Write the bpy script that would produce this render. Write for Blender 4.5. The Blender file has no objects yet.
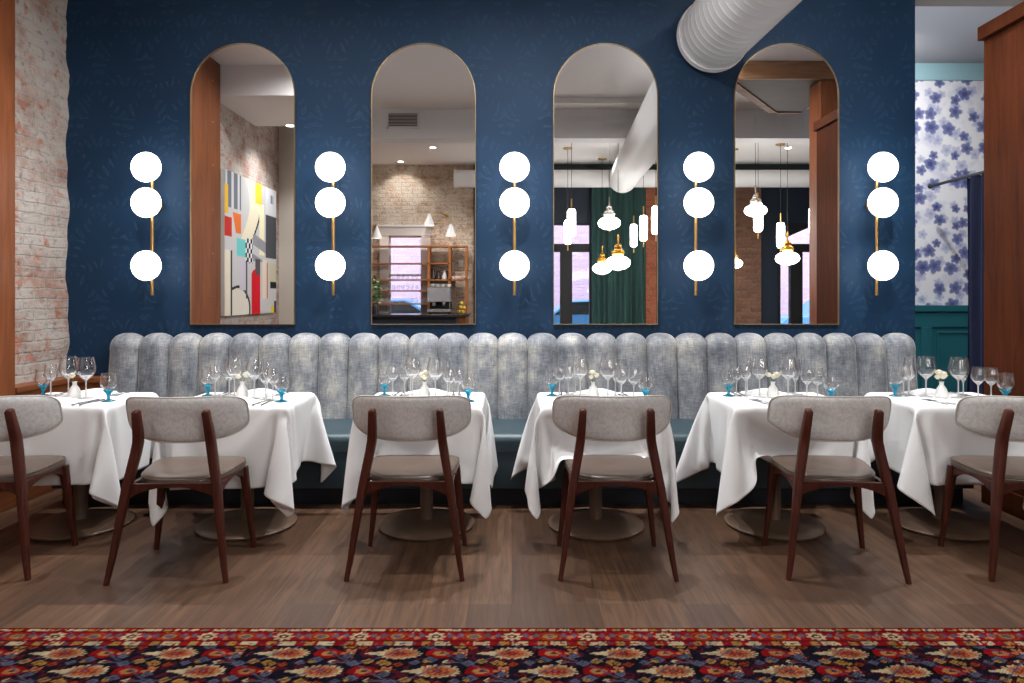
import bpy, math, random
import numpy as np
from mathutils import Vector, Matrix
random.seed(7)
PI = math.pi
scene = bpy.context.scene
COL = scene.collection
F, H, HY = 683.0, 1.35, 297.0          # focal length in px, eye height, horizon row

def srgb(r, g, b):
    def f(c):
        c /= 255.0
        return c / 12.92 if c <= 0.04045 else ((c + 0.055) / 1.055) ** 2.4
    return (f(r), f(g), f(b), 1.0)

# ------------------------------------------------------------------ node helpers
class NT:
    def __init__(self, name):
        self.m = bpy.data.materials.new(name); self.m.use_nodes = True
        self.t = self.m.node_tree; self.n = self.t.nodes; self.l = self.t.links
        self.n.clear()
        self.out = self.n.new('ShaderNodeOutputMaterial')
    def node(self, kind, **kw):
        nd = self.n.new(kind)
        ins = kw.pop('ins', {})
        for k, v in kw.items(): setattr(nd, k, v)
        for k, v in ins.items():
            if hasattr(v, 'is_output') or isinstance(v, bpy.types.NodeSocket): self.l.new(v, nd.inputs[k])
            else: nd.inputs[k].default_value = v
        return nd
    def math(self, op, a, b=0.0, c=None):
        ins = {0: a, 1: b}
        if c is not None: ins[2] = c
        return self.node('ShaderNodeMath', operation=op, ins=ins).outputs[0]
    def coords(self, scale=(1, 1, 1), rot=(0, 0, 0), kind='Object', loc=(0, 0, 0)):
        tc = self.node('ShaderNodeTexCoord')
        mp = self.node('ShaderNodeMapping', ins={'Vector': tc.outputs[kind], 'Scale': scale, 'Rotation': rot, 'Location': loc})
        return mp.outputs[0]
    def noise(self, vec, scale, detail=4, rough=0.55, dist=0.0):
        return self.node('ShaderNodeTexNoise', ins={'Vector': vec, 'Scale': scale, 'Detail': detail, 'Roughness': rough, 'Distortion': dist}).outputs['Fac']
    def ramp(self, fac, stops, interp='LINEAR'):
        r = self.node('ShaderNodeValToRGB', ins={'Fac': fac})
        cr = r.color_ramp; cr.interpolation = interp
        while len(cr.elements) < len(stops): cr.elements.new(0.5)
        for e, (p, c) in zip(cr.elements, stops):
            e.position = p; e.color = c if len(c) == 4 else (*c, 1)
        return r.outputs['Color']
    def mix(self, fac, a, b, blend='MIX'):
        nd = self.node('ShaderNodeMix', data_type='RGBA', blend_type=blend)
        for i, v in ((0, fac), (6, a), (7, b)):
            if isinstance(v, bpy.types.NodeSocket): self.l.new(v, nd.inputs[i])
            else: nd.inputs[i].default_value = v
        return nd.outputs[2]
    def bump(self, h, strength=0.3, dist=0.01):
        return self.node('ShaderNodeBump', ins={'Height': h, 'Strength': strength, 'Distance': dist}).outputs[0]
    def principled(self, color, rough=0.5, metal=0.0, normal=None, **ex):
        ins = {'Base Color': color, 'Roughness': rough, 'Metallic': metal}
        if normal is not None: ins['Normal'] = normal
        ins.update(ex)
        p = self.node('ShaderNodeBsdfPrincipled', ins=ins)
        self.l.new(p.outputs[0], self.out.inputs[0])
        return self.m
    def surf(self, sh):
        self.l.new(sh, self.out.inputs[0]); return self.m

def plain(name, rgb, rough=0.5, metal=0.0, var=0.12, scale=30, **ex):
    n = NT(name)
    v = n.noise(n.coords(), scale, 3)
    c = n.mix(n.math('MULTIPLY', v, var * 2), rgb, (rgb[0] * .6, rgb[1] * .6, rgb[2] * .6, 1))
    return n.principled(c, rough, metal, **ex)

def wood(name, c1, c2, axis='Z', rough=0.4, scale=1.0, spec=.22):
    n = NT(name)
    s = {'X': (1.2, 14, 14), 'Y': (14, 1.2, 14), 'Z': (14, 14, 1.2)}[axis]
    v = n.coords(tuple(k * scale for k in s))
    g = n.noise(v, 2.0, 6, 0.6, 0.6)
    s2 = {'X': (.4, 3, 3), 'Y': (3, .4, 3), 'Z': (3, 3, .4)}[axis]
    g2 = n.noise(n.coords(tuple(k * scale for k in s2)), 1.3, 3)
    f = n.math('ADD', n.math('MULTIPLY', g, .65), n.math('MULTIPLY', g2, .45))
    c = n.ramp(f, [(0.32, c1), (0.72, c2)])
    return n.principled(c, rough, 0, n.bump(g, .15, .004), **{'Specular IOR Level': spec})

def emit(name, rgb, s):
    n = NT(name)
    e = n.node('ShaderNodeEmission', ins={'Color': rgb, 'Strength': s})
    return n.surf(e.outputs[0])

M = {}
# ---- navy embossed wallpaper
def m_navy():
    n = NT('navy_wallpaper')
    v = n.coords()
    nz = n.node('ShaderNodeTexNoise', ins={'Vector': v, 'Scale': 5.0, 'Detail': 2.0})
    off = n.node('ShaderNodeVectorMath', operation='MULTIPLY', ins={0: nz.outputs['Color'], 1: (.12, .12, .12)}).outputs[0]
    vv = n.node('ShaderNodeVectorMath', operation='ADD', ins={0: v, 1: off}).outputs[0]
    sep = n.node('ShaderNodeSeparateXYZ', ins={0: vv})
    X, Z = sep.outputs[0], sep.outputs[2]
    # repeating motif cell .36 x .46 with half drop, curled leaf strokes around each centre
    row = n.math('FLOOR', n.math('DIVIDE', Z, .46))
    par = n.math('MODULO', n.math('ABSOLUTE', row), 2.0)
    cx = n.math('SUBTRACT', n.math('FRACT', n.math('ADD', n.math('DIVIDE', X, .36), n.math('MULTIPLY', par, .5))), .5)
    cz = n.math('SUBTRACT', n.math('FRACT', n.math('DIVIDE', Z, .46)), .5)
    ax = n.math('ABSOLUTE', cx)
    rad = n.math('SQRT', n.math('ADD', n.math('MULTIPLY', cx, cx), n.math('MULTIPLY', cz, cz)))
    ang = n.math('ARCTAN2', cz, ax)
    sp = n.math('SINE', n.math('ADD', n.math('MULTIPLY', rad, 44.0), n.math('MULTIPLY', ang, 3.0)))
    pet = n.math('SINE', n.math('MULTIPLY', ang, 6.0))
    f = n.math('MULTIPLY', n.math('ADD', sp, pet), .5)
    mask = n.noise(v, 9.0, 2)
    line = n.ramp(n.math('MULTIPLY', f, n.math('MULTIPLY', mask, 2.1)), [(0.60, (0, 0, 0)), (0.80, (1, 1, 1)), (0.95, (.2, .2, .2))])
    big = n.noise(n.coords((1, 1, 1)), 1.2, 3)
    fine = n.noise(v, 60, 3)
    c = n.mix(big, srgb(9, 36, 60), srgb(14, 52, 83))
    c = n.mix(n.math('MULTIPLY', line, .08), c, srgb(110, 145, 175))
    hgt = n.math('ADD', line, n.math('MULTIPLY', fine, .25))
    return n.principled(c, .62, 0, n.bump(hgt, .22, .004), **{'Specular IOR Level': .3})
M['navy'] = m_navy()

def brick(name, ca, cb, mortar, patch, patch_amt, axis, bw=.215, bh=.075, white=None, white_amt=0.5):
    n = NT(name)
    tc = n.node('ShaderNodeTexCoord')
    sep = n.node('ShaderNodeSeparateXYZ', ins={0: tc.outputs['Object']})
    cmb = n.node('ShaderNodeCombineXYZ', ins={0: sep.outputs[1 if axis == 'X' else 0], 1: sep.outputs[2], 2: sep.outputs[0 if axis == 'X' else 1]})
    wob = n.node('ShaderNodeTexNoise', ins={'Vector': cmb.outputs[0], 'Scale': 7.0, 'Detail': 3.0})
    wv = n.node('ShaderNodeVectorMath', operation='MULTIPLY', ins={0: wob.outputs['Color'], 1: (.035, .03, 0)}).outputs[0]
    v = n.node('ShaderNodeVectorMath', operation='ADD', ins={0: cmb.outputs[0], 1: wv}).outputs[0]
    b = n.node('ShaderNodeTexBrick', ins={'Vector': v, 'Color1': ca, 'Color2': cb, 'Mortar': mortar, 'Scale': 1.0, 'Mortar Size': .008, 'Mortar Smooth': .4, 'Bias': -.1, 'Brick Width': bw, 'Row Height': bh})
    c = b.outputs['Color']
    if white is not None:
        w = n.noise(v, 3.2, 5, .65)
        c = n.mix(n.math('MULTIPLY', n.ramp(w, [(0.36, (0, 0, 0)), (0.56, (1, 1, 1))]), white_amt), c, white)
    p = n.noise(v, 9.0, 4, .6)
    c = n.mix(n.math('MULTIPLY', n.ramp(p, [(0.585, (0, 0, 0)), (0.65, (1, 1, 1))]), patch_amt), c, patch)
    d = n.noise(v, 22, 5, .65)
    c = n.mix(n.ramp(d, [(0.30, (.55, .55, .55)), (0.45, (0, 0, 0))]), c, srgb(62, 44, 36))
    h = n.math('ADD', n.math('MULTIPLY', n.math('SUBTRACT', 1.0, b.outputs['Fac']), .7), n.math('MULTIPLY', d, .9))
    return n.principled(c, .85, 0, n.bump(h, .9, .02))
M['brick_left'] = brick('whitewashed_brick', srgb(158, 116, 98), srgb(184, 148, 130), srgb(172, 158, 150), srgb(190, 104, 66), .62, 'X', white=srgb(198, 190, 182), white_amt=.88)
M['brick_bar'] = brick('bar_wall_brick', srgb(158, 128, 104), srgb(190, 166, 140), srgb(178, 162, 144), srgb(140, 96, 70), .4, 'Y', white=srgb(214, 200, 182), white_amt=.7)
M['brick_brown'] = brick('brown_brick', srgb(118, 84, 66), srgb(146, 104, 82), srgb(120, 100, 86), srgb(90, 60, 48), .4, 'Y')
M['brick_red'] = brick('red_brick', srgb(150, 80, 52), srgb(176, 98, 66), srgb(140, 110, 92), srgb(110, 60, 44), .4, 'Y')

def m_floor():
    n = NT('oak_plank_floor')
    tc = n.node('ShaderNodeTexCoord')
    sep = n.node('ShaderNodeSeparateXYZ', ins={0: tc.outputs['Object']})
    v = n.node('ShaderNodeCombineXYZ', ins={0: sep.outputs[1], 1: sep.outputs[0], 2: 0.0}).outputs[0]
    b = n.node('ShaderNodeTexBrick', offset=.37, offset_frequency=3, ins={'Vector': v, 'Color1': srgb(68, 46, 33), 'Color2': srgb(110, 81, 60), 'Mortar': srgb(40, 26, 20), 'Scale': 1.0, 'Mortar Size': .0016, 'Mortar Smooth': .1, 'Bias': 0.0, 'Brick Width': 1.5, 'Row Height': .19})
    g = n.noise(n.coords((16, 1.1, 1)), 2.2, 6, .65, .8)
    g2 = n.noise(n.coords((2.2, .8, 1)), 1.6, 4)
    c = n.mix(n.ramp(g, [(0.38, (0, 0, 0)), (0.66, (.85, .85, .85))]), b.outputs['Color'], srgb(44, 30, 22))
    c = n.mix(n.math('MULTIPLY', g2, .5), c, srgb(88, 64, 48))
    r = n.math('ADD', n.math('MULTIPLY', g, .18), .34)
    return n.principled(c, r, 0, n.bump(n.math('SUBTRACT', n.math('MULTIPLY', g, .3), b.outputs['Fac']), .2, .003))
M['floor'] = m_floor()

def m_velvet():
    n = NT('grey_crushed_velvet')
    a = n.noise(n.coords((8, 8, 70)), 2.6, 4, .65)
    b = n.noise(n.coords((70, 8, 5)), 2.6, 4, .65)
    c = n.noise(n.coords((1.3, 1, .9)), 5.5, 4, .62)
    f = n.math('ADD', n.math('MULTIPLY', n.math('ADD', a, b), .26), n.math('MULTIPLY', c, .48))
    col = n.ramp(f, [(0.38, srgb(78, 84, 94)), (0.50, srgb(128, 131, 136)), (0.63, srgb(186, 182, 173))])
    return n.principled(col, .62, 0, n.bump(f, .25, .004), **{'Sheen Weight': .35, 'Sheen Roughness': .4})
M['velvet'] = m_velvet()

def m_chairfabric():
    n = NT('speckled_grey_fabric')
    a = n.noise(n.coords(), 55, 4, .7)
    b = n.noise(n.coords((1, 1, 1)), 9, 3, .6)
    c = n.ramp(a, [(0.30, srgb(196, 197, 197)), (0.52, srgb(218, 218, 217)), (0.70, srgb(230, 229, 227))])
    sp = n.noise(n.coords((1, 1, 1), loc=(3, 1, 2)), 90, 3, .7)
    c = n.mix(n.math('MULTIPLY', n.ramp(n.math('MULTIPLY', sp, n.math('ADD', b, .5)), [(0.60, (0, 0, 0)), (0.68, (1, 1, 1))]), .32), c, srgb(186, 150, 104))
    return n.principled(c, .8, 0, n.bump(a, .25, .002))
M['chair_fabric'] = m_chairfabric()

M['leather'] = plain('taupe_leather', srgb(90, 76, 67), .30, var=.1, scale=60)
M['piping'] = plain('tan_piping', srgb(196, 190, 182), .6)
M['teal_leather'] = plain('dark_teal_leather', srgb(44, 62, 70), .42, var=.1, scale=14)
M['navy_panel'] = plain('navy_plinth', srgb(18, 26, 38), .5)
M['walnut'] = wood('walnut_chair_wood', srgb(42, 18, 13), srgb(80, 37, 26), 'Z', .36, 2.0)
M['mahogany'] = wood('reddish_wood_panel', srgb(98, 54, 32), srgb(148, 88, 54), 'Z', .42, 1.0)
M['mahogany_dark'] = wood('dark_red_wood_panel', srgb(48, 22, 11), srgb(80, 40, 21), 'Z', .65, 1.0, spec=.06)
M['mahogany_h'] = wood('reddish_wood_rail', srgb(96, 52, 30), srgb(150, 92, 58), 'Y', .42)
M['oldwood'] = wood('rough_brown_timber', srgb(92, 62, 42), srgb(150, 110, 80), 'X', .6)
M['shaded_timber'] = wood('shaded_timber_soffit', srgb(46, 32, 22), srgb(76, 54, 38), 'X', .6)  # darker copy of the rough timber; canopy recess shade put into its colour
M['shelfwood'] = wood('warm_shelf_wood', srgb(140, 82, 44), srgb(182, 116, 68), 'X', .45)
M['brass'] = plain('brushed_brass', srgb(214, 170, 104), .3, 1.0, var=.05)
M['bronze_edge'] = plain('aged_brass_edge', srgb(150, 128, 92), .4, .8, var=.05)
M['amber'] = plain('amber_glass', srgb(196, 140, 50), .15, .6)
M['smoke'] = plain('silver_glass', srgb(196, 190, 184), .12, .6)
M['steel'] = plain('polished_steel', srgb(206, 206, 204), .2, 1.0, var=.05)
M['white_paint'] = plain('white_paint', srgb(224, 222, 218), .55, var=.04, scale=3)
M['ceiling'] = plain('ceiling_paint', srgb(236, 234, 232), .8, var=.02, scale=2)
M['grey_paint'] = plain('grey_ceiling_paint', srgb(176, 172, 172), .8, var=.03, scale=3)
M['duct'] = plain('white_duct_paint', srgb(226, 226, 226), .5, var=.04, scale=5)
M['beige'] = plain('beige_plaster', srgb(196, 186, 174), .7, var=.05, scale=3)
M['dark_green'] = plain('dark_green_paint', srgb(36, 50, 52), .6, var=.1, scale=4)
M['dark_navy_paint'] = plain('dark_navy_paint', srgb(26, 38, 54), .6, var=.1, scale=4)
M['teal_paint'] = plain('teal_paint', srgb(30, 104, 114), .45, var=.06, scale=6)
M['teal_light'] = plain('pale_teal_paint', srgb(164, 204, 214), .5, var=.05, scale=6)
M['black'] = plain('black_metal', srgb(22, 22, 24), .65)
M['bronze'] = plain('brown_bronze', srgb(110, 88, 72), .42, .2, var=.1)
M['counter'] = plain('dark_counter', srgb(46, 46, 50), .18, var=.15, scale=20)
M['ceramic'] = plain('white_ceramic', srgb(236, 236, 232), .3, var=.02)
M['petal'] = plain('cream_petals', srgb(248, 243, 222), .6, var=.12, scale=60)
M['leaf'] = plain('green_leaf', srgb(84, 116, 58), .5, var=.25, scale=20)
M['lemon'] = plain('yellow_peel', srgb(216, 176, 50), .45, var=.1)
M['dark_glaze'] = plain('dark_glaze', srgb(52, 44, 44), .25, var=.1)
M['carblue'] = plain('blue_car_paint', srgb(90, 150, 205), .25, var=.03)
M['tire'] = plain('rubber', srgb(30, 30, 30), .8)
M['asphalt'] = plain('asphalt', srgb(120, 122, 128), .9, var=.15, scale=8)
M['facade'] = brick('mauve_brick', srgb(214, 176, 206), srgb(226, 190, 216), srgb(220, 192, 214), srgb(206, 170, 196), .2, 'Y', bw=.3, bh=.1)
M['globe'] = emit('lit_opal_glass', (1.0, .975, .94, 1), 6.5)
M['pendant_glow'] = emit('lit_pendant_glass', (1.0, .97, .93, 1), 26)
M['downlight_glow'] = emit('lit_downlight_lens', (1.0, .95, .88, 1), 20)

def m_cloth():
    n = NT('white_linen')
    w = n.noise(n.coords((1, 1, 1)), 420, 2)
    f = n.noise(n.coords((1, 1, 1)), 9, 3, .5, .4)
    c = n.mix(n.math('MULTIPLY', f, .12), srgb(236, 236, 236), srgb(214, 216, 220))
    return n.principled(c, .75, 0, n.bump(n.math('ADD', n.math('MULTIPLY', w, .08), f), .22, .012))
M['linen'] = m_cloth()

def m_curtain(name, a, b):
    n = NT(name)
    f = n.noise(n.coords((40, 40, 2)), 3, 3)
    return n.principled(n.mix(f, a, b), .75, 0, n.bump(f, .2, .003), **{'Specular IOR Level': .15})
M['navy_curtain'] = m_curtain('navy_velvet', srgb(12, 14, 32), srgb(22, 24, 48))
M['green_curtain'] = m_curtain('green_velvet', srgb(44, 72, 70), srgb(68, 98, 94))

def m_floral():
    n = NT('blue_floral_wallpaper')
    tc = n.node('ShaderNodeTexCoord')
    sep = n.node('ShaderNodeSeparateXYZ', ins={0: tc.outputs['Object']})
    v = n.node('ShaderNodeCombineXYZ', ins={0: sep.outputs[0], 1: sep.outputs[2], 2: 0.0}).outputs[0]
    base = srgb(242, 242, 246)
    col = base
    soft = n.noise(v, 5, 3)
    col = n.mix(n.ramp(soft, [(0.5, (0, 0, 0)), (0.7, (.5, .5, .5))]), col, srgb(176, 180, 214))
    for sc, ofs, ca, cb, rr, op in ((6.6, (.3, .2, 0), srgb(120, 132, 186), srgb(196, 200, 228), .50, .6), (5.9, (3.1, 1.7, 0), srgb(38, 50, 120), srgb(112, 126, 190), .50, .9)):
        vo = n.node('ShaderNodeVectorMath', operation='ADD', ins={0: v, 1: ofs}).outputs[0]
        vor = n.node('ShaderNodeTexVoronoi', voronoi_dimensions='2D', ins={'Vector': vo, 'Scale': sc, 'Randomness': .75})
        d = n.node('ShaderNodeVectorMath', operation='SUBTRACT', ins={0: vo, 1: vor.outputs['Position']}).outputs[0]
        s2 = n.node('ShaderNodeSeparateXYZ', ins={0: d})
        ang = n.math('ARCTAN2', s2.outputs[1], s2.outputs[0])
        rnd = n.node('ShaderNodeSeparateColor', ins={0: vor.outputs['Color']})
        dist = vor.outputs['Distance']
        wob = n.noise(v, 15, 5, .65)
        pr = n.math('ADD', rr * .62, n.math('MULTIPLY', n.math('ABSOLUTE', n.math('SINE', n.math('ADD', n.math('MULTIPLY', ang, 2.5), n.math('MULTIPLY', rnd.outputs[0], 6.0)))), rr * .33))
        pr = n.math('MULTIPLY', pr, n.math('ADD', .62, n.math('MULTIPLY', rnd.outputs[1], .45)))
        q = n.math('DIVIDE', n.math('ADD', dist, n.math('MULTIPLY', n.math('SUBTRACT', wob, .5), .22)), pr)
        mask = n.ramp(q, [(0.72, (1, 1, 1)), (1.05, (0, 0, 0))])
        fc = n.ramp(q, [(0.06, srgb(24, 28, 72)), (0.24, ca), (0.6, cb), (0.95, ca)])
        fc = n.mix(n.math('MULTIPLY', wob, .5), fc, ca)
        col = n.mix(n.math('MULTIPLY', mask, op), col, fc)
    return n.principled(col, .55)
M['floral'] = m_floral()

def m_attr(name, rough=.85, bumps=None):
    n = NT(name)
    a = n.node('ShaderNodeAttribute', attribute_name='Col')
    nm = None
    if bumps: nm = n.bump(n.noise(n.coords(), bumps, 2), .5, .004)
    return n.principled(a.outputs['Color'], rough, 0, nm, **{'Specular IOR Level': .05})
M['rug'] = m_attr('woven_rug_wool', .95, 300)
M['paint'] = m_attr('painted_canvas', .6)

def m_mirror():
    n = NT('mirror_silver')
    g = n.node('ShaderNodeBsdfGlossy', ins={'Color': (.92, .92, .92, 1), 'Roughness': 0.0})
    return n.surf(g.outputs[0])
M['mirror'] = m_mirror()

def m_thin(name, tint, refl=.9, fk=.16, base=.03):
    n = NT(name)
    tr = n.node('ShaderNodeBsdfTransparent', ins={'Color': tint})
    gl = n.node('ShaderNodeBsdfGlossy', ins={'Color': (1, 1, 1, 1), 'Roughness': .02})
    lw = n.node('ShaderNodeLayerWeight', ins={'Blend': fk})
    f = n.math('MINIMUM', n.math('ADD', n.math('MULTIPLY', lw.outputs['Fresnel'], refl), base), .55)
    mx = n.node('ShaderNodeMixShader', ins={0: f, 1: tr.outputs[0], 2: gl.outputs[0]})
    return n.surf(mx.outputs[0])
M['glass'] = m_thin('clear_thin_glass', (.985, .985, .985, 1), .95, .20, .045)
M['pane'] = m_thin('window_glass', (.96, .98, .98, 1), .5, .1, .02)
def m_stem(name, col, rough=.03):
    n = NT(name)
    return n.principled(col, rough, 0, None, **{'Transmission Weight': .92, 'IOR': 1.45})
M['stem'] = NT('whitened_stem_glass').principled((.95, .95, .95, 1), .08, 0, None, **{'Transmission Weight': .45, 'IOR': 1.25})  # partly opaque white: bright refraction of stems and bowl bottoms put into the colour
def m_blue():
    n = NT('blue_stem_glass')
    return n.principled(srgb(60, 190, 228), .08, 0, None, **{'Transmission Weight': .65, 'IOR': 1.35})
M['blue'] = m_blue()

# ------------------------------------------------------------------ mesh helpers
class MB:
    def __init__(self): self.v, self.f, self.mi = [], [], []
    def add(self, vs, fs, mi=0):
        o = len(self.v); self.v += [tuple(p) for p in vs]
        self.f += [tuple(i + o for i in f) for f in fs]; self.mi += [mi] * len(fs)
        return self
    def box(self, x0, x1, y0, y1, z0, z1, mi=0):
        vs = [(x, y, z) for z in (z0, z1) for y in (y0, y1) for x in (x0, x1)]
        return self.add(vs, [(0, 2, 3, 1), (4, 5, 7, 6), (0, 1, 5, 4), (2, 6, 7, 3), (0, 4, 6, 2), (1, 3, 7, 5)], mi)
    def lathe(self, prof, c=(0, 0, 0), seg=24, mi=0, close=True):
        vs, fs = [], []
        for r, z in prof:
            for k in range(seg):
                a = 2 * PI * k / seg
                vs.append((c[0] + r * math.cos(a), c[1] + r * math.sin(a), c[2] + z))
        n = len(prof)
        for i in range(n - 1):
            for k in range(seg):
                k2 = (k + 1) % seg
                fs.append((i * seg + k, i * seg + k2, (i + 1) * seg + k2, (i + 1) * seg + k))
        if close:
            if prof[0][0] > 1e-6: fs.append(tuple(range(seg - 1, -1, -1)))
            if prof[-1][0] > 1e-6: fs.append(tuple((n - 1) * seg + k for k in range(seg)))
        return self.add(vs, fs, mi)
    def tube(self, pts, rad, seg=10, mi=0, sx=1.0, sy=1.0, up=(0, 0, 1), square=False):
        pts = [Vector(p) for p in pts]
        n = len(pts)
        if not hasattr(rad, '__len__'): rad = [rad] * n
        vs, fs = [], []
        u = None
        for i, p in enumerate(pts):
            t = (pts[min(i + 1, n - 1)] - pts[max(i - 1, 0)]).normalized()
            if u is None:
                u = Vector(up)
                if abs(t.dot(u)) > .9: u = Vector((1, 0, 0))
            u = (u - t * u.dot(t)).normalized()
            w = t.cross(u)
            for k in range(seg):
                a = 2 * PI * k / seg + (PI / 4 if seg == 4 else 0)
                c, s = math.cos(a), math.sin(a)
                if square:
                    e = .38
                    c = math.copysign(abs(c) ** e, c); s = math.copysign(abs(s) ** e, s)
                vs.append(p + u * (rad[i] * sx * c) + w * (rad[i] * sy * s))
        for i in range(n - 1):
            for k in range(seg):
                k2 = (k + 1) % seg
                fs.append((i * seg + k, i * seg + k2, (i + 1) * seg + k2, (i + 1) * seg + k))
        fs.append(tuple(range(seg - 1, -1, -1))); fs.append(tuple((n - 1) * seg + k for k in range(seg)))
        return self.add(vs, fs, mi)
    def prism(self, poly, z0, z1, mi=0):           # plan polygon extruded in z
        n = len(poly)
        vs = [(x, y, z0) for x, y in poly] + [(x, y, z1) for x, y in poly]
        fs = [tuple(range(n - 1, -1, -1)), tuple(range(n, 2 * n))]
        fs += [(i, (i + 1) % n, (i + 1) % n + n, i + n) for i in range(n)]
        return self.add(vs, fs, mi)
    def prism_y(self, poly, y0, y1, mi=0):         # x-z polygon extruded in y
        n = len(poly)
        vs = [(x, y0, z) for x, z in poly] + [(x, y1, z) for x, z in poly]
        fs = [tuple(range(n)), tuple(range(2 * n - 1, n - 1, -1))]
        fs += [(i, i + n, (i + 1) % n + n, (i + 1) % n) for i in range(n)]
        return self.add(vs, fs, mi)
    def sphere(self, c, r, seg=24, rings=14, sz=1.0, mi=0):
        prof = [(r * math.sin(PI * i / rings), -r * sz * math.cos(PI * i / rings)) for i in range(rings + 1)]
        prof[0] = (1e-5, prof[0][1]); prof[-1] = (1e-5, prof[-1][1])
        return self.lathe(prof, c, seg, mi)
    def build(self, name, mat, parent=None, smooth=None, bevel=0.0, loc=None, sub=0):
        me = bpy.data.meshes.new(name)
        me.from_pydata(self.v, [], self.f); me.validate()
        mats = mat if isinstance(mat, (list, tuple)) else [mat]
        for m in mats: me.materials.append(m)
        if len(mats) > 1 and len(self.mi) == len(me.polygons):
            me.polygons.foreach_set('material_index', self.mi)
        me.update()
        import bmesh
        bm = bmesh.new(); bm.from_mesh(me); bmesh.ops.recalc_face_normals(bm, faces=bm.faces); bm.to_mesh(me); bm.free()
        if smooth is not None:
            for p in me.polygons: p.use_smooth = True
            me.set_sharp_from_angle(angle=math.radians(smooth))
        o = bpy.data.objects.new(name, me); COL.objects.link(o)
        if parent is not None: o.parent = parent
        if loc is not None: o.location = loc
        if bevel > 0:
            b = o.modifiers.new('bevel', 'BEVEL'); b.width = bevel; b.segments = 2; b.limit_method = 'ANGLE'
        if sub:
            s = o.modifiers.new('sub', 'SUBSURF'); s.levels = sub; s.render_levels = sub
        return o

def tag(o, label, cat, group=None):
    o['label'] = label; o['category'] = cat
    if group: o['group'] = group
    return o
def empty(name, loc, rz=0.0):
    o = bpy.data.objects.new(name, None); COL.objects.link(o)
    o.location = loc; o.rotation_euler = (0, 0, rz); o.empty_display_size = .05
    return o
def struct(o): o['kind'] = 'structure'; return o
def copy_tree(o, parent=None):
    c = o.copy(); COL.objects.link(c)
    if parent is not None: c.parent = parent
    for ch in list(o.children): copy_tree(ch, c)
    return c
def PX(px, p): return (px - 512) / F * p
def PZ(py, p): return H - (py - HY) / F * p
def VY(p): return 10.30 - p                 # path length seen in the mirrors -> y

# ------------------------------------------------------------------ camera
cam = bpy.data.cameras.new('camera'); co = bpy.data.objects.new('camera', cam); COL.objects.link(co)
cam.sensor_width = 36; cam.lens = F / 1024 * 36; cam.shift_y = -(341.5 - HY) / 1024
co.location = (0, 0, H); co.rotation_euler = (PI / 2, 0, 0); cam.clip_start = .05
scene.camera = co

# ------------------------------------------------------------------ the room
WY, CZ = 5.15, 3.94
LX, RX, BY, FY = -3.38, 7.2, -4.2, 6.6
struct(MB().box(LX - .2, RX, -14, FY, -.1, 0).build('floor', M['floor']))
struct(MB().box(LX - .2, RX + .1, BY - .2, FY + .1, CZ, CZ + .1).build('ceiling', M['ceiling']))
struct(MB().box(LX - .2, 3.04, WY, WY + .14, 0, CZ).build('wall_back', M['navy']))
# irregular brick edge strip where the side wall meets the papered wall
b = MB()
ny, nz = 40, 90
pts = []
rr = random.Random(3)
jit = [.012 * math.sin(k * .31) + .008 * math.sin(k * .83 + 1) + rr.uniform(-.004, .004) for k in range(nz + 1)]
for i in range(ny + 1):
    y = BY + (WY + .02 - BY) * i / ny
    for k in range(nz + 1):
        bulge = (.03 + jit[k]) * max(0, 1 - abs(y - WY) / .5)
        pts.append((LX + bulge, y, CZ * k / nz))
fs = [(i * (nz + 1) + k, i * (nz + 1) + k + 1, (i + 1) * (nz + 1) + k + 1, (i + 1) * (nz + 1) + k) for i in range(ny) for k in range(nz)]
b.add(pts, fs)
b.box(LX - .2, LX - .01, BY, WY, 0, CZ)
struct(b.build('wall_left', M['brick_left'], smooth=40))
struct(MB().box(RX, RX + .1, BY, FY, 0, CZ).build('wall_right', M['dark_green']))
# recess at the right, papered
struct(MB().box(3.04, RX, FY, FY + .1, 1.27, 3.44).build('wall_alcove', M['floral']))
struct(MB().box(3.04, RX, FY - .03, FY + .1, 3.44, 3.60).build('trim_1', M['teal_light']))
b = MB().box(3.04, RX, FY - .01, FY + .1, 0, 1.22)
b.box(3.04, RX, FY - .06, FY + .1, 1.21, 1.27)
b.box(3.04, RX, FY - .035, FY, 1.06, 1.20)
for x in (3.2, 3.92, 4.7, 5.4):
    b.box(x + .02, x + .12, FY - .035, FY, .1, 1.06)
    b.box(x + .17, x + .19, FY - .025, FY, .22, 1.0); b.box(x + .60, x + .62, FY - .025, FY, .22, 1.0)
    b.box(x + .17, x + .62, FY - .025, FY, 1.0, 1.02)
b.box(3.04, RX, FY - .05, FY, 0, .14)
struct(b.build('trim_2', M['teal_paint'], bevel=.004))
struct(MB().box(3.04, RX, 5.29, FY, 3.60, CZ - .002).build('trim_3', M['grey_paint']))

# left: timber pillar and low panelling
b = MB().box(LX - .02, -3.25, 2.65, 4.47, 0, CZ)
struct(b.build('trim_4', M['mahogany'], bevel=.004))
b = MB()
for z in (.9, 1.35, 1.82, 2.3, 2.78, 3.25, 3.7):
    for y in (2.85, 3.6, 4.30): b.sphere((-3.25, y, z), .010, 8, 6)
struct(b.build('trim_5', M['brass'], smooth=60))
b = MB().box(LX - .02, -3.25, 4.47, WY, 0, .72).box(LX - .02, -3.235, 4.47, WY, .72, .757)
b.box(-3.25, -2.93, 5.03, WY, 0, .72).box(-3.25, -2.93, 5.01, WY, .72, .757)
b.box(-3.25, -3.20, 2.4, 5.03, 0, .22).box(-3.25, -3.16, 2.4, 5.03, .22, .25)
struct(b.build('trim_6', M['mahogany_h'], bevel=.003))
struct(MB().box(LX, -2.3, .24, .36, 0, CZ).build('wall_side', M['beige']))
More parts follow.
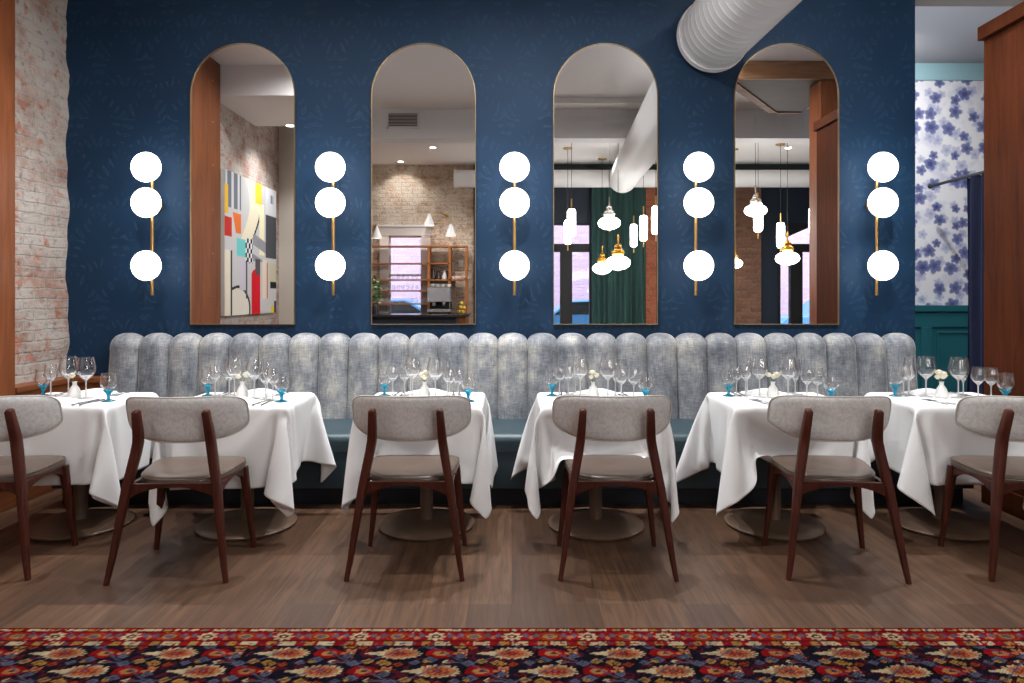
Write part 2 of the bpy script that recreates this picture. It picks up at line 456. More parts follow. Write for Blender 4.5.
struct(MB().box(LX, -2.0, 1.27, 2.64, 3.6, CZ - .002).build('trim_7', M['ceiling']))
b = MB().box(-2.0, 2.4, .55, .84, 3.54, CZ - .002).box(2.4, RX, .55, .84, 3.54, CZ - .002)
for k in range(26): b.box(-1.9 + k * .35, -1.894 + k * .35, .838, .844, 3.55, 3.93)
struct(b.build('trim_8', M['duct']))
struct(MB().box(-.2, 2.3, 1.25, 1.42, 3.86, CZ - .002).build('trim_9', M['white_paint']))

# right: tall timber screen with a cap
b = MB().box(3.10, 3.24, 3.31, 4.49, 0, 3.04).box(3.075, 3.27, 3.29, 4.515, 3.04, 3.13)
b.box(3.09, 3.25, 3.30, 4.50, 0, .14)
struct(b.build('wall_partition', M['mahogany_dark'], bevel=.004))
# rough timber canopy over the host area (seen in the right hand mirror)
can = MB().prism([(2.50, 2.74), (3.75, 2.74), (3.75, 1.44), (3.42, 1.44), (2.42, 2.66)], 3.745, CZ - .003)
struct(can.build('trim_10', M['shaded_timber']))
can = MB().box(2.44, 3.75, 2.745, 2.79, 3.74, CZ - .003)
can.prism([(2.44, 2.745), (2.36, 2.66), (3.33, 1.40), (3.42, 1.44)], 3.73, 3.80)
can.box(3.42, 3.75, 1.38, 1.44, 3.73, 3.80)
struct(can.build('trim_15', M['oldwood'], bevel=.004))
struct(MB().box(3.40, 3.60, 2.45, 2.74, 0, 3.74).build('trim_11', M['mahogany'], bevel=.006))

# ------------------------------------------------------------------ banquette
BX0, BX1, NCH = -2.955, 2.965, 27
bq = tag(empty('banquette', (0, 4.7, 0)), 'long banquette with grey channelled velvet back and dark teal leather seat along navy wall', 'banquette')
path = []
for k in range(14): path.append((4.955 + .055 * k / 13, .44 + .50 * k / 13))
cxy = (5.075, .965)
for k in range(1, 15):
    a = PI - (PI * .95) * k / 14
    path.append((cxy[0] + .068 * math.cos(a) * (1.0), cxy[1] + .075 * math.sin(a) + .0))
path.append((5.145, .5))
P = [Vector((0, y, z)) for y, z in path]
NP = len(P)
NN = []
for i in range(NP):
    t = (P[min(i + 1, NP - 1)] - P[max(i - 1, 0)]).normalized()
    NN.append(Vector((0, -t.z, t.y)))
SUB = 14
vs, fs = [], []
cw = (BX1 - BX0) / NCH
xs = []
for c in range(NCH):
    for s in range(SUB): xs.append((c, .5 - .5 * math.cos(PI * s / SUB)))
xs.append((NCH - 1, 1.0))
for (c, u) in xs:
    x = BX0 + (c + u) * cw
    q = 2 * u - 1
    d = .058 * max(0, 1 - abs(q) ** 2.4) ** .55 - .016
    if (c == 0 and u == 0) or (c == NCH - 1 and u == 1.0): d = -.02
    for i in range(NP):
        p = P[i] + NN[i] * d
        if i >= 14: p.z += .003 * (d / .045)
        vs.append((x, min(p.y, WY - .004), p.z))
for j in range(len(xs) - 1):
    for i in range(NP - 1):
        fs.append((j * NP + i, (j + 1) * NP + i, (j + 1) * NP + i + 1, j * NP + i + 1))
fs.append(tuple(range(NP))); fs.append(tuple((len(xs) - 1) * NP + i for i in range(NP - 1, -1, -1)))
bk = MB().add([(x, y - 4.7, z) for x, y, z in vs], fs).build('backrest', M['velvet'], bq, smooth=50)
# seat: one long rounded leather cushion in lengths
def rounded_x(x0, x1, prof):
    n = len(prof)
    m = MB()
    vs = [(x0, y, z) for y, z in prof] + [(x1, y, z) for y, z in prof]
    fs = [(i, (i + 1) % n, n + (i + 1) % n, n + i) for i in range(n)] + [tuple(range(n)), tuple(range(2 * n - 1, n - 1, -1))]
    return m.add(vs, fs)
prof = []
for k in range(9):
    a = PI + PI / 2 * 0 - PI / 2 * k / 8
    prof.append((4.40 + .05 * math.cos(a), .425 + .05 * math.sin(a)))
prof += [(4.6, .482), (5.0, .468), (5.0, .37), (4.36, .36)]
seg_x = [BX0, -1.0, .95, BX1]
ms = MB()
for i in range(3):
    q = rounded_x(seg_x[i] + .002, seg_x[i + 1] - .002, [(y - 4.7, z) for y, z in prof]); ms.add(q.v, q.f)
ms.build('seat_cushion', M['teal_leather'], bq, smooth=40)
MB().box(BX0, BX1, 4.38 - 4.7, 5.1 - 4.7, .12, .362).build('seat_front', M['teal_leather'], bq, bevel=.006)
MB().box(BX0 + .02, BX1 - .02, 4.46 - 4.7, 5.1 - 4.7, 0, .12).build('plinth', M['navy_panel'], bq)

# ------------------------------------------------------------------ mirrors
def arch(cx, w, z0, z1, n=28):
    r = w / 2
    pts = [(cx - r, z0), (cx + r, z0)]
    for k in range(n + 1):
        a = PI * k / n
        pts.append((cx + r * math.cos(a), z1 - r + r * math.sin(a)))
    return pts
MNAME = ['leftmost arched mirror, reflecting timber and a colourful painting', 'arched mirror second from left, reflecting the bar shelves and window',
         'arched mirror third from left, reflecting green curtain and white duct', 'rightmost arched mirror, reflecting timber canopy and brick']
for k, pxc in enumerate((243.5, 423.8, 605.2, 785.6)):
    cx = PX(pxc, WY); w = .785; z0, z1 = PZ(324.5, WY), PZ(44.2, WY)
    r = tag(empty('arched_mirror', (cx, WY, z0)), 'tall ' + MNAME[k], 'mirror', 'arched mirrors on the navy wall')
    MB().prism_y(arch(0, w - .008, .004, z1 - z0 - .004), -.018, -.004).build('mirror_glass', M['mirror'], r)
    o = arch(0, w, 0, z1 - z0); i = arch(0, w - .010, .005, z1 - z0 - .005)
    n = len(o); m = MB()
    vs = [(x, y, z) for y in (-.026, -.001) for (x, z) in o] + [(x, y, z) for y in (-.026, -.001) for (x, z) in i]
    fs = []
    for j in range(n):
        j2 = (j + 1) % n
        fs += [(j, j2, n + j2, n + j), (2 * n + j, 3 * n + j, 3 * n + j2, 2 * n + j2), (j, 2 * n + j, 2 * n + j2, j2), (n + j, n + j2, 3 * n + j2, 3 * n + j)]
    m.add(vs, fs).build('frame', M['bronze_edge'], r)

# ------------------------------------------------------------------ wall sconces
SL = ['leftmost brass wall sconce with three lit globes, left of first mirror', 'brass wall sconce with three lit globes, between first and second mirrors',
      'middle brass wall sconce with three lit globes, between second and third mirrors', 'brass wall sconce with three lit globes, between third and fourth mirrors',
      'rightmost brass wall sconce with three lit globes, right of the last mirror']
sc0 = empty('wall_sconce', (0, WY, 0))
MB().tube([(0, -.09, 1.362), (0, -.09, 2.388)], .0115, 14).build('pole', M['brass'], sc0, smooth=50)
for z in (2.296, 2.0376, 1.579):
    g = MB().sphere((0, 0, 0), .109, 40, 24).build('globe', M['globe'], sc0, smooth=180)
    g.scale = (1, .5, 1); g.location = (0, -.175, z)
    m = MB()
    m.tube([(0, .170, 0), (0, .09, 0)], .03, 20)
    m.tube([(0, .125, 0), (0, .085, 0)], .06, 24)
    m.build('globe_holder', M['brass'], g, smooth=50)
m = MB().tube([(0, -.09, 2.0376), (0, -.012, 2.0376)], .012, 12).tube([(0, -.016, 2.0376), (0, -.001, 2.0376)], .04, 24)
m.build('wall_mount', M['brass'], sc0, smooth=50)
for k in range(5):
    o = sc0 if k == 0 else copy_tree(sc0)
    o.location = (.0185 + 1.342 * (k - 2), WY, 0)
    tag(o, SL[k], 'wall lamp', 'globe sconces on the navy wall')

# ------------------------------------------------------------------ ducts
def duct(name, a, bpt, r, label, step=.075):
    a, bpt = Vector(a), Vector(bpt)
    L = (bpt - a).length
    pts, rad = [], []
    n = int(L / step)
    for i in range(n):
        for q, dr in ((0, 0), (.88, 0), (.93, .0012), (.98, .0012)):
            pts.append(a + (bpt - a) * ((i + q) / n)); rad.append(r + dr)
    pts.append(bpt); rad.append(r)
    r0 = tag(empty(name, a), label, 'duct')
    MB().tube([p - a for p in pts], rad, 48).build('spiral_pipe', M['duct'], r0, smooth=35)
    MB().tube([(0, 0, 0), (bpt - a).normalized() * .05], r + .012, 48).build('end_flange', M['duct'], r0, smooth=35)
    return r0
duct('air_duct', (1.50, WY - .034, 3.30), (2.06, -2.45, 3.55), .262, 'large white round air duct running from the navy wall overhead')
duct('ceiling_duct', (-1.10, -2.78, 3.61), (RX, -2.78, 3.61), .165, 'slimmer white round duct crossing the far end, seen in the mirrors')

# ------------------------------------------------------------------ dining chairs
def leg_bar(pts, rad, sx=1, sy=1):
    return MB().tube(pts, rad, 16, sx=sx, sy=sy, up=(1, 0, 0), square=True)
def pad_mesh():
    HW, ZT, ZB, TH = .298, .866, .634, .046
    cz, hz = (ZT + ZB) / 2, (ZT - ZB) / 2
    N, rings = 96, [0, .3, .55, .75, .88, .955, 1.0]
    def bound(t):
        c, s = math.cos(t), math.sin(t)
        ex = 5.5 if s > 0 else 3.1
        k = (abs(c) ** ex + abs(s) ** ex) ** (-1 / ex)
        x, z = c * k, s * k
        return x * HW, z * hz
    def place(x, z, off):
        z2 = z
        if z < 0: z2 = z * (1 - .08 * (x / HW) ** 2)
        else: z2 = z * (1 - .03 * (x / HW) ** 2)
        lean = -.28 * (z2)                       # slight recline
        y = .145 * (x / HW) ** 2
        slope = .29 * x / HW / HW
        nx, nyy = -slope, 1.0
        L = math.hypot(nx, nyy)
        return (x + off * nx / L, y + off * nyy / L + lean - .160, cz + z2)
    m = MB()
    vs, fs = [], []
    idx = {}
    for side in (1, -1):
        for ri, q in enumerate(rings):
            cnt = 1 if ri == 0 else N
            for k in range(cnt):
                if ri == len(rings) - 1 and side == -1: idx[(side, ri, k)] = idx[(1, ri, k)]; continue
                bx, bz = bound(2 * PI * k / N)
                off = side * TH / 2 * (max(0, 1 - q ** 7)) ** .5
                idx[(side, ri, k)] = len(vs)
                vs.append(place(bx * q, bz * q, off))
        for ri in range(len(rings) - 1):
            for k in range(N):
                k2 = (k + 1) % N
                if ri == 0: fs.append((idx[(side, 0, 0)], idx[(side, 1, k)], idx[(side, 1, k2)]))
                else: fs.append((idx[(side, ri, k)], idx[(side, ri + 1, k)], idx[(side, ri + 1, k2)], idx[(side, ri, k2)]))
    m.add(vs, fs)
    seam = [Vector(place(*bound(2 * PI * k / N), -.0)) for k in range(N)]
    return m, [place(*[q * .985 for q in bound(2 * PI * k / N)], -TH / 2 * .42) for k in range(N + 1)]
def seat_mesh():
    HWf, HWr, y0, y1 = .240, .200, -.188, .190
    N, rings = 72, [0, .4, .7, .88, .96, 1.0]
    def bound(t):
        c, s = math.cos(t), math.sin(t)
        ex = 6 if s > 0 else 2.9
        k = (abs(c) ** ex + abs(s) ** ex) ** (-1 / ex)
        x, y = c * k, s * k
        hw = HWr + (HWf - HWr) * (y + 1) / 2
        return x * hw, (y0 + y1) / 2 + y * (y1 - y0) / 2
    cx, cy = 0, (y0 + y1) / 2
    m = MB(); vs, fs = [], []
    layers = [(q, .482 + .010 * (1 - q ** 3) - (.010 if q == 1 else 0) - .006 * max(0, 1 - q * 1.6)) for q in rings]
    layers += [(1.012, .462), (1.0, .444), (.97, .438), (0, .438)]
    for q, z in layers:
        for k in range(N):
            bx, by = bound(2 * PI * k / N)
            dz = .020 * ((by * q - cy) / .19) if q else 0
            vs.append((bx * q, cy + (by - cy) * q, z + dz * .6))
    for i in range(len(layers) - 1):
        for k in range(N):
            k2 = (k + 1) % N
            fs.append((i * N + k, i * N + k2, (i + 1) * N + k2, (i + 1) * N + k))
    m.add(vs, fs)
    pip = [(bound(2 * PI * k / N)[0] * .995, cy + (bound(2 * PI * k / N)[1] - cy) * .995,   .476 + .012 * ((bound(2 * PI * k / N)[1] - cy) / .19)) for k in range(N + 1)]
    return m, pip
ch0 = empty('dining_chair', (0, 0, 0))
m, seam = pad_mesh()
pad = m.build('backrest', M['chair_fabric'], ch0, smooth=70)
MB().tube(seam, .0035, 8).build('piping', M['piping'], pad, smooth=90)
m, pip = seat_mesh()
st = m.build('seat', M['leather'], ch0, smooth=70)
MB().tube(pip, .0035, 8).build('piping', M['leather'], st, smooth=90)
for s in (-1, 1):
    leg_bar([(s * .276, -.272, 0), (s * .259, -.258, .10), (s * .214, -.214, .42), (s * .180, -.187, .60), (s * .172, -.183, .65), (s * .169, -.190, .69), (s * .163, -.222, .800), (s * .163, -.224, .808)],
            [.0115, .0145, .0215, .0235, .0235, .0225, .0190, .012], .92, 1.0).build('leg', M['walnut'], ch0, smooth=50)
for s in (-1, 1):
    leg_bar([(s * .258, .187, 0), (s * .246, .182, .1), (s * .212, .162, .42), (s * .210, .161, .44)], [.0115, .0135, .021, .021]).build('leg', M['walnut'], ch0, smooth=50)
def arch_rail(p0, p1, sag, h, t, n=12):
    p0, p1 = Vector(p0), Vector(p1)
    d = (p1 - p0); nrm = Vector((-d.y, d.x, 0)).normalized() * t / 2
    m = MB(); vs, fs = [], []
    for i in range(n + 1):
        u = i / n; p = p0 + d * u
        hh = h * (1 - .80 * math.sin(PI * u) ** .7); 
        for sg in (1, -1):
            vs.append((p.x + nrm.x * sg, p.y + nrm.y * sg, p.z)); vs.append((p.x + nrm.x * sg, p.y + nrm.y * sg, p.z - hh))
    for i in range(n):
        a = i * 4; c = a + 4
        fs += [(a, c, c + 1, a + 1), (a + 2, a + 3, c + 3, c + 2), (a, a + 2, c + 2, c), (a + 1, c + 1, c + 3, a + 3)]
    fs += [(0, 1, 3, 2), (n * 4, n * 4 + 2, n * 4 + 3, n * 4 + 1)]
    return m.add(vs, fs)
arch_rail((-.212, -.208, .456), (.212, -.208, .456), 0, .078, .022).build('rear_rail', M['walnut'], ch0)
arch_rail((-.205, .160, .446), (.205, .160, .446), 0, .065, .022).build('front_rail', M['walnut'], ch0)
for s in (-1, 1):
    arch_rail((s * .212, -.205, .448), (s * .207, .158, .448), 0, .070, .022).build('side_rail', M['walnut'], ch0)
CH = [(-2.61, 3.50, .10), (-1.64, 3.487, .045), (-.512, 3.52, .0), (.51, 3.52, -.015), (1.615, 3.51, -.075), (2.57, 3.50, -.06)]
TN = ['leftmost table', 'second table from left', 'third table from left', 'third table from right', 'second table from right', 'rightmost table']
for k, (x, y, a) in enumerate(CH):
    o = ch0 if k == 0 else copy_tree(ch0)
    o.location = (x, y, 0); o.rotation_euler = (0, 0, a)
    ex = {0: ', cut by the left frame edge', 5: ', cut by the right frame edge'}.get(k, '')
    tag(o, 'speckled grey dining chair at the ' + TN[k] + ex, 'chair', 'dining chairs in front of the tables')

# ------------------------------------------------------------------ tables and cloths
TX = [-2.55, -1.565, -.505, .495, 1.55, 2.54]
TY, TA, TB, TH_ = 3.99, .335, .272, .755
tb0 = empty('restaurant_table', (0, 0, 0))
MB().box(-TA + .012, TA - .012, -TB + .012, TB - .012, .722, TH_ - .007).build('table_top', M['oldwood'], tb0, bevel=.005)
MB().lathe([(.045, .02), (.038, .06), (.036, .69), (.07, .70), (.10, .722)], (0, .05, 0), 24).build('pedestal', M['bronze'], tb0, smooth=40)
MB().lathe([(.255, .0), (.278, .006), (.282, .016), (.274, .024), (.20, .034), (.07, .044), (.03, .046)], (0, .05, 0), 64).build('base_disc', M['bronze'], tb0, smooth=40)

# the six cloths are dropped over their tables with the cloth solver, then kept as plain meshes
def drape_cloths(frames=90):
    tmp = []
    def collider(x0, x1, y0, y1, z0, z1, bev=.006):
        o = MB().box(x0, x1, y0, y1, z0, z1).build('drape_block', M['black'], bevel=bev)
        o.modifiers[0].segments = 3
        o.modifiers.new('hit', 'COLLISION')
        o.collision.thickness_outer = .003; o.collision.cloth_friction = 12; o.collision.damping = .6
        tmp.append(o)
    cloths = []
    n, m = 72, 66
    hx, hy = TA + .43, TB + .425
    for k, (rot, ox, oy) in enumerate(CLOTH_PLACE):
        bx = k * 4.0
        collider(bx - TA, bx + TA, -TB, TB, .72, TH_ - .004)
        collider(bx - .235, bx + .235, -.69, CH[k][1] + .192 - TY, .43, .486)
        collider(bx - 1.2, bx + 1.2, .372, 1.0, 0, .468, .03)
        c, sn = math.cos(rot), math.sin(rot)
        vs = []
        for i in range(n + 1):
            for q in range(m + 1):
                x, y = -hx + 2 * hx * i / n, -hy + 2 * hy * q / m
                vs.append((x * c - y * sn + ox + bx, x * sn + y * c + oy, TH_ + .006 + .0008 * math.sin(37 * x + ox * 99) * math.cos(29 * y)))
        fs = [(i * (m + 1) + q, (i + 1) * (m + 1) + q, (i + 1) * (m + 1) + q + 1, i * (m + 1) + q + 1) for i in range(n) for q in range(m)]
        o = MB().add(vs, fs).build('drape_sheet', M['linen'])
        cl = o.modifiers.new('drape', 'CLOTH'); st_ = cl.settings
        st_.quality = 10; st_.mass = .15; st_.tension_stiffness = 25; st_.compression_stiffness = 25; st_.shear_stiffness = 12; st_.bending_stiffness = .45
        st_.tension_damping = 8; st_.compression_damping = 8; st_.shear_damping = 6; st_.bending_damping = .6; st_.air_damping = 2.0
        cs = cl.collision_settings
        cs.distance_min = .004; cs.collision_quality = 4; cs.use_self_collision = True; cs.self_distance_min = .004
        cl.point_cache.frame_end = frames + 10
        cloths.append((o, bx)); tmp.append(o)
    scene.frame_end = frames + 10
    for f in range(1, frames + 1): scene.frame_set(f)
    dg = bpy.context.evaluated_depsgraph_get()
    out = []
    for o, bx in cloths:
        ev = o.evaluated_get(dg).to_mesh()
        q = np.array([(v.co.x - bx, v.co.y, v.co.z) for v in ev.vertices]).reshape(n + 1, m + 1, 3)
        for _ in range(1):                        # relax the solver's stair-stepped creases
            w_ = q.copy()
            w_[1:-1] = .5 * q[1:-1] + .25 * (q[:-2] + q[2:]); q2 = w_.copy()
            q2[:, 1:-1] = .5 * w_[:, 1:-1] + .25 * (w_[:, :-2] + w_[:, 2:]); q = q2
        out.append((q.reshape(-1, 3).tolist(), [tuple(p.vertices) for p in ev.polygons]))
    for o in tmp: bpy.data.objects.remove(o, do_unlink=True)
    scene.frame_set(1)
    return out
CLOTH_PLACE = ((.03, .01, -.01), (-.025, -.012, -.015), (.02, -.012, -.012), (-.03, .014, -.018), (.025, -.012, -.014), (-.02, .012, -.01))
DRAPES = drape_cloths()
TT = ['dark pedestal table with round base, %s' % n for n in ('leftmost in the row', 'second in the row from left', 'third in the row from left', 'third in the row from right', 'second in the row from right', 'rightmost in the row')]
for k, x in enumerate(TX):
    o = tb0 if k == 0 else copy_tree(tb0)
    o.location = (x, TY, 0); tag(o, TT[k] + ', under white cloth', 'table', 'pedestal tables along the banquette')
    c = MB().add(*DRAPES[k]).build('tablecloth', M['linen'], smooth=180, loc=(x, TY, 0), sub=1)
    sd = c.modifiers.new('thick', 'SOLIDIFY'); sd.thickness = .0018; sd.offset = 0
    tag(c, 'white linen tablecloth hanging in pointed folds over the ' + TN[k], 'tablecloth', 'white tablecloths')

# ------------------------------------------------------------------ tableware
ZT = TH_ + .0035
def glass(kind, prof_bowl, prof_stem, prof_foot, ms, mf, seg=28):
    r = empty(kind, (0, 0, 0))
    MB().lathe(prof_bowl, (0, 0, 0), seg, close=False).build('bowl', M['glass'], r, smooth=60)
    MB().lathe(prof_stem, (0, 0, 0), 14).build('stem', ms, r, smooth=60)
    MB().lathe(prof_foot, (0, 0, 0), seg).build('foot', mf, r, smooth=40)
    return r
def bowlprof(zb, zt, rmax, rtop, zmax, n=16):
    pr = []
    for i in range(n + 1):
        t = i / n
        if t < zmax:
            q = t / zmax; rr_ = rmax * math.sin(q * PI / 2) ** .78
        else:
            q = (t - zmax) / (1 - zmax); rr_ = rmax + (rtop - rmax) * (q * q * (3 - 2 * q))
        pr.append((max(rr_, .003), zb + (zt - zb) * t))
    return pr
def dbl(pr, th=.0012):                       # add the inner wall so rims and bottoms read
    inner = [(max(r - th, .0015), z + (.004 if i == 0 else 0)) for i, (r, z) in enumerate(pr)]
    return pr + inner[::-1]
FOOT = lambda r: [(.003, .0), (r, .0), (r, .0015), (r * .5, .004), (.006, .009)]
def stemprof(r, zb, zt, rmax, rtop, zmax):     # slim stem, plus a white solid painting bright refraction low in the bowl
    solid = [(a * .96, b + .0012) for a, b in bowlprof(zb, zt, rmax, rtop, zmax) if b < zb + (zt - zb) * .24]
    return [(.006, .007), (.004, .02), (r, zb * .75), (r * 1.3, zb - .004)] + solid[1:] + [(solid[-1][0] * .55, solid[-1][1] - .006), (.002, solid[1][1] + .003)]
W_big = glass('wine_glass', dbl(bowlprof(.105, .240, .052, .041, .46)), stemprof(.0035, .105, .240, .052, .041, .46), FOOT(.038), M['stem'], M['stem'])
W_small = glass('wine_glass', dbl(bowlprof(.085, .188, .038, .030, .48)), stemprof(.0033, .085, .188, .038, .030, .48), FOOT(.033), M['stem'], M['stem'])
W_flute = glass('champagne_flute', dbl(bowlprof(.085, .222, .030, .025, .58)), stemprof(.0032, .085, .222, .030, .025, .58), FOOT(.032), M['stem'], M['stem'])
W_gob = glass('water_goblet', dbl(bowlprof(.055, .160, .043, .037, .42)), [(.010, .006), (.008, .02), (.010, .035), (.016, .048), (.026, .058), (.030, .064), (.010, .060)], [(.003, .0), (.035, .0), (.036, .003), (.020, .007), (.010, .011)], M['blue'], M['blue'])
for ch in W_gob.children:
    if not ch.name.startswith('bowl'): ch['label'] = 'blue glass ' + ch.name.split('.')[0]
# fork / knife
def fork():
    r = MB()
    pts = [(0, -.10, .003), (0, -.06, .004), (0, 0, .006), (0, .03, .004)]
    r.tube(pts, [.0055, .0050, .0030, .004], 8, sx=.45, sy=1.0)
    r.box(-.011, .011, .028, .050, .003, .006)
    for k in range(4): r.box(-.011 + k * .0063, -.0078 + k * .0063, .050, .092, .003, .0055)
    return r
def knife():
    r = MB()
    r.tube([(0, -.11, .004), (0, -.05, .005), (0, .0, .004)], [.0055, .0055, .005], 8, sx=.6)
    r.add([(-.006, 0, .002), (.008, .01, .002), (.009, .09, .002), (-.006, .115, .002), (-.006, 0, .005), (.008, .01, .004), (.009, .09, .004), (-.006, .115, .005)],
          [(0, 3, 2, 1), (4, 5, 6, 7), (0, 1, 5, 4), (1, 2, 6, 5), (2, 3, 7, 6), (3, 0, 4, 7)])
    return r
fk0 = fork().build('fork', M['steel'], smooth=40); kn0 = knife().build('knife', M['steel'], smooth=40)
def napkin_mesh(seed):
    rg = random.Random(seed); m = MB(); N, K = 22, 12
    vs, fs = [], []
    for lay in range(2):
        for i in range(N + 1):
            for k in range(K + 1):
                u, v = i / N * 2 - 1, k / K * 2 - 1
                dome = (1 - abs(u) ** 4) * (1 - abs(v) ** 4)
                z = (.0 if lay == 0 else .006 + .022 * dome * (.7 + .3 * math.sin(3 * u + seed)) + .003 * math.sin(5 * v + 2 * u))
                vs.append((u * (.125 - .012 * v), v * .06 + .01 * math.sin(2 * u), z))
    nk = K + 1; top = (N + 1) * nk
    for i in range(N):
        for k in range(K):
            q = (i * nk + k, (i + 1) * nk + k, (i + 1) * nk + k + 1, i * nk + k + 1)
            fs.append(q[::-1]); fs.append(tuple(t + top for t in q))
    for i in range(N):
        for k in (0, K): fs.append((i * nk + k, (i + 1) * nk + k, (i + 1) * nk + k + top, i * nk + k + top))
    for k in range(K):
        for i in (0, N): fs.append((i * nk + k, i * nk + k + 1, i * nk + k + 1 + top, i * nk + k + top))
    return m.add(vs, fs)
nap = [napkin_mesh(s).build('napkin', M['linen'], smooth=50) for s in (1,)][0]
# bud vase with roses
def vase():
    r = empty('bud_vase', (0, 0, 0))
    MB().lathe([(.004, 0), (.026, 0), (.031, .006), (.031, .022), (.022, .045), (.011, .06), (.010, .07), (.013, .076), (.010, .075), (.007, .06)], (0, 0, 0), 28).build('vase', M['ceramic'], r, smooth=60)
    return r
def blossom(c, rad, rg):
    m = MB(); c = Vector(c)
    m.sphere(c, rad * .62, 12, 8)
    for ring, (n, tilt, rr_) in enumerate(((5, .35, .75), (6, .8, 1.0))):
        for k in range(n):
            a = 2 * PI * k / n + ring * .5 + rg.uniform(-.2, .2)
            d = Vector((math.cos(a), math.sin(a), 0)); t = Vector((-d.y, d.x, 0))
            vs, fs = [], []
            for i in range(5):
                for j in range(5):
                    u, v = j / 4 * 2 - 1, i / 4
                    wdt = rad * .62 * math.sin(PI * (.15 + .75 * v)) 
                    out = rad * (.25 + rr_ * .75 * math.sin(v * (1.0 + tilt * .6))) 
                    up = rad * (-.6 + 1.3 * v - tilt * .7 * v * v)
                    p = c + d * (out - .25 * rad * u * u) + t * (wdt * u) + Vector((0, 0, up))
                    vs.append(p)
            fs = [(i * 5 + j, i * 5 + j + 1, (i + 1) * 5 + j + 1, (i + 1) * 5 + j) for i in range(4) for j in range(4)]
            m.add(vs, fs)
    return m
FL = [[(-.012, 0, .105, .016)], [(-.018, 0, .098, .013), (.016, .004, .108, .017)], [(-.014, .002, .108, .015), (.006, 0, .118, .016), (.002, -.012, .098, .015)],
      [(-.004, 0, .118, .016), (.014, 0, .106, .014), (-.010, -.006, .098, .012)], [(-.020, 0, .108, .014), (.004, .0, .100, .015), (.018, 0, .108, .017)],
      [(-.012, 0, .118, .018), (.004, -.004, .104, .019), (-.018, 0, .098, .014), (.014, .006, .112, .014)]]
VW = ['holding one cream rose', 'holding two cream roses', 'holding a tight bunch of three cream roses', 'with one cream rose above two smaller ones', 'with three cream roses spread sideways', 'with four full cream roses']
# (kind, local x, local y, label)
GL = [('gob', -.258, .10, 'blue-stemmed water goblet at left end of the %s'),
      ('small', -.208, .085, 'small wine glass next to the left blue goblet on the %s'),
      ('small', -.148, .12, 'small wine glass nearest the left large glass on the %s'),
      ('flute', -.112, .18, 'slim flute left of the bud vase on the %s'),
      ('big', -.082, .06, 'large wine glass just left of the bud vase on the %s'),
      ('big', .066, .0, 'large wine glass just right of the bud vase on the %s'),
      ('flute', .122, .05, 'slim flute right of the bud vase on the %s'),
      ('small', .142, -.05, 'small wine glass nearest the right large glass on the %s'),
      ('small', .198, -.09, 'small wine glass next to the right blue goblet on the %s'),
      ('gob', .258, -.12, 'blue-stemmed water goblet at right end of the %s')]
SRC = {'gob': W_gob, 'small': W_small, 'flute': W_flute, 'big': W_big}
GRP = {'gob': 'blue-stemmed water goblets', 'small': 'small wine glasses', 'flute': 'slim flutes', 'big': 'large wine glasses'}
CAT = {'gob': 'goblet', 'small': 'wine glass', 'flute': 'flute', 'big': 'wine glass'}
used = set()
def inst(src, key, loc, rz, sc=1.0):
    o = src if key not in used else copy_tree(src)
    used.add(key); o.location = loc; o.rotation_euler = (0, 0, rz); o.scale = (sc, sc, sc); return o
rg = random.Random(11)
for t, tx in enumerate(TX):
    for kind, lx, ly, lab in GL:
        if t == 0 and (kind, lx) in (('small', .198), ('small', -.148), ('flute', -.112), ('flute', .122), ('small', .142)): continue
        if t == 1 and kind == 'flute' and lx < 0: continue
        j = rg.uniform(-.008, .008), rg.uniform(-.012, .012)
        o = inst(SRC[kind], kind, (tx + lx + j[0], TY + ly + j[1], ZT), 0)
        tag(o, lab % TN[t], CAT[kind], GRP[kind])
    # flowers
    r = vase(); r.scale = (1.12, 1.12, 1.25); r.location = (tx - .018 + (.01 if t in (2,) else 0), TY + .02, ZT)
    for (fx, fy, fz, fr) in FL[t]:
        fb = blossom((fx * 1.15, fy * 1.15, fz), fr * 1.3, rg).build('rose', M['petal'], r, smooth=60)
        MB().tube([(0, 0, .05), (fx * .5, fy * .5, .08), (fx, fy, fz - fr * .4)], .0018, 6).build('stem', M['leaf'], fb)
    tag(r, 'white bud vase ' + VW[t] + ' on ' + TN[t], 'vase', 'bud vases on the tables')
    # napkins
    for (nx, ny, lab) in ((.0, .19, 'folded white napkin at the banquette edge of the %s'), (.02, -.17, 'folded white napkin at the chair edge of the %s')):
        o = inst(nap, 'nap', (tx + nx + rg.uniform(-.02, .02), TY + ny, ZT), (rg.uniform(-.15, .15)))
        tag(o, lab % TN[t], 'napkin', 'folded napkins')
    # cutlery
    cut = [('fork', -.135, -.15, .25, 'fork nearest the napkin, chair side of the %s'), ('fork', -.168, -.145, .20, 'outer fork left of the other, chair side of the %s'),
           ('knife', .165, -.16, -.1, 'knife nearest the napkin, chair side of the %s'), ('knife', .20, -.16, -.05, 'outer knife to the right, chair side of the %s'),
           ('fork', .15, .16, PI + .1, 'fork nearest the napkin, banquette side of the %s'), ('fork', .185, .16, PI + .05, 'outer fork to the right, banquette side of the %s'),
           ('knife', -.16, .16, PI, 'knife nearest the napkin, banquette side of the %s'), ('knife', -.195, .16, PI - .06, 'outer knife to the left, banquette side of the %s')]
    for kind, cx, cy, a, lab in cut:
        o = inst(fk0 if kind == 'fork' else kn0, kind, (tx + cx, TY + cy, ZT), a + rg.uniform(-.05, .05))
        tag(o, lab % TN[t], kind, 'forks' if kind == 'fork' else 'knives')

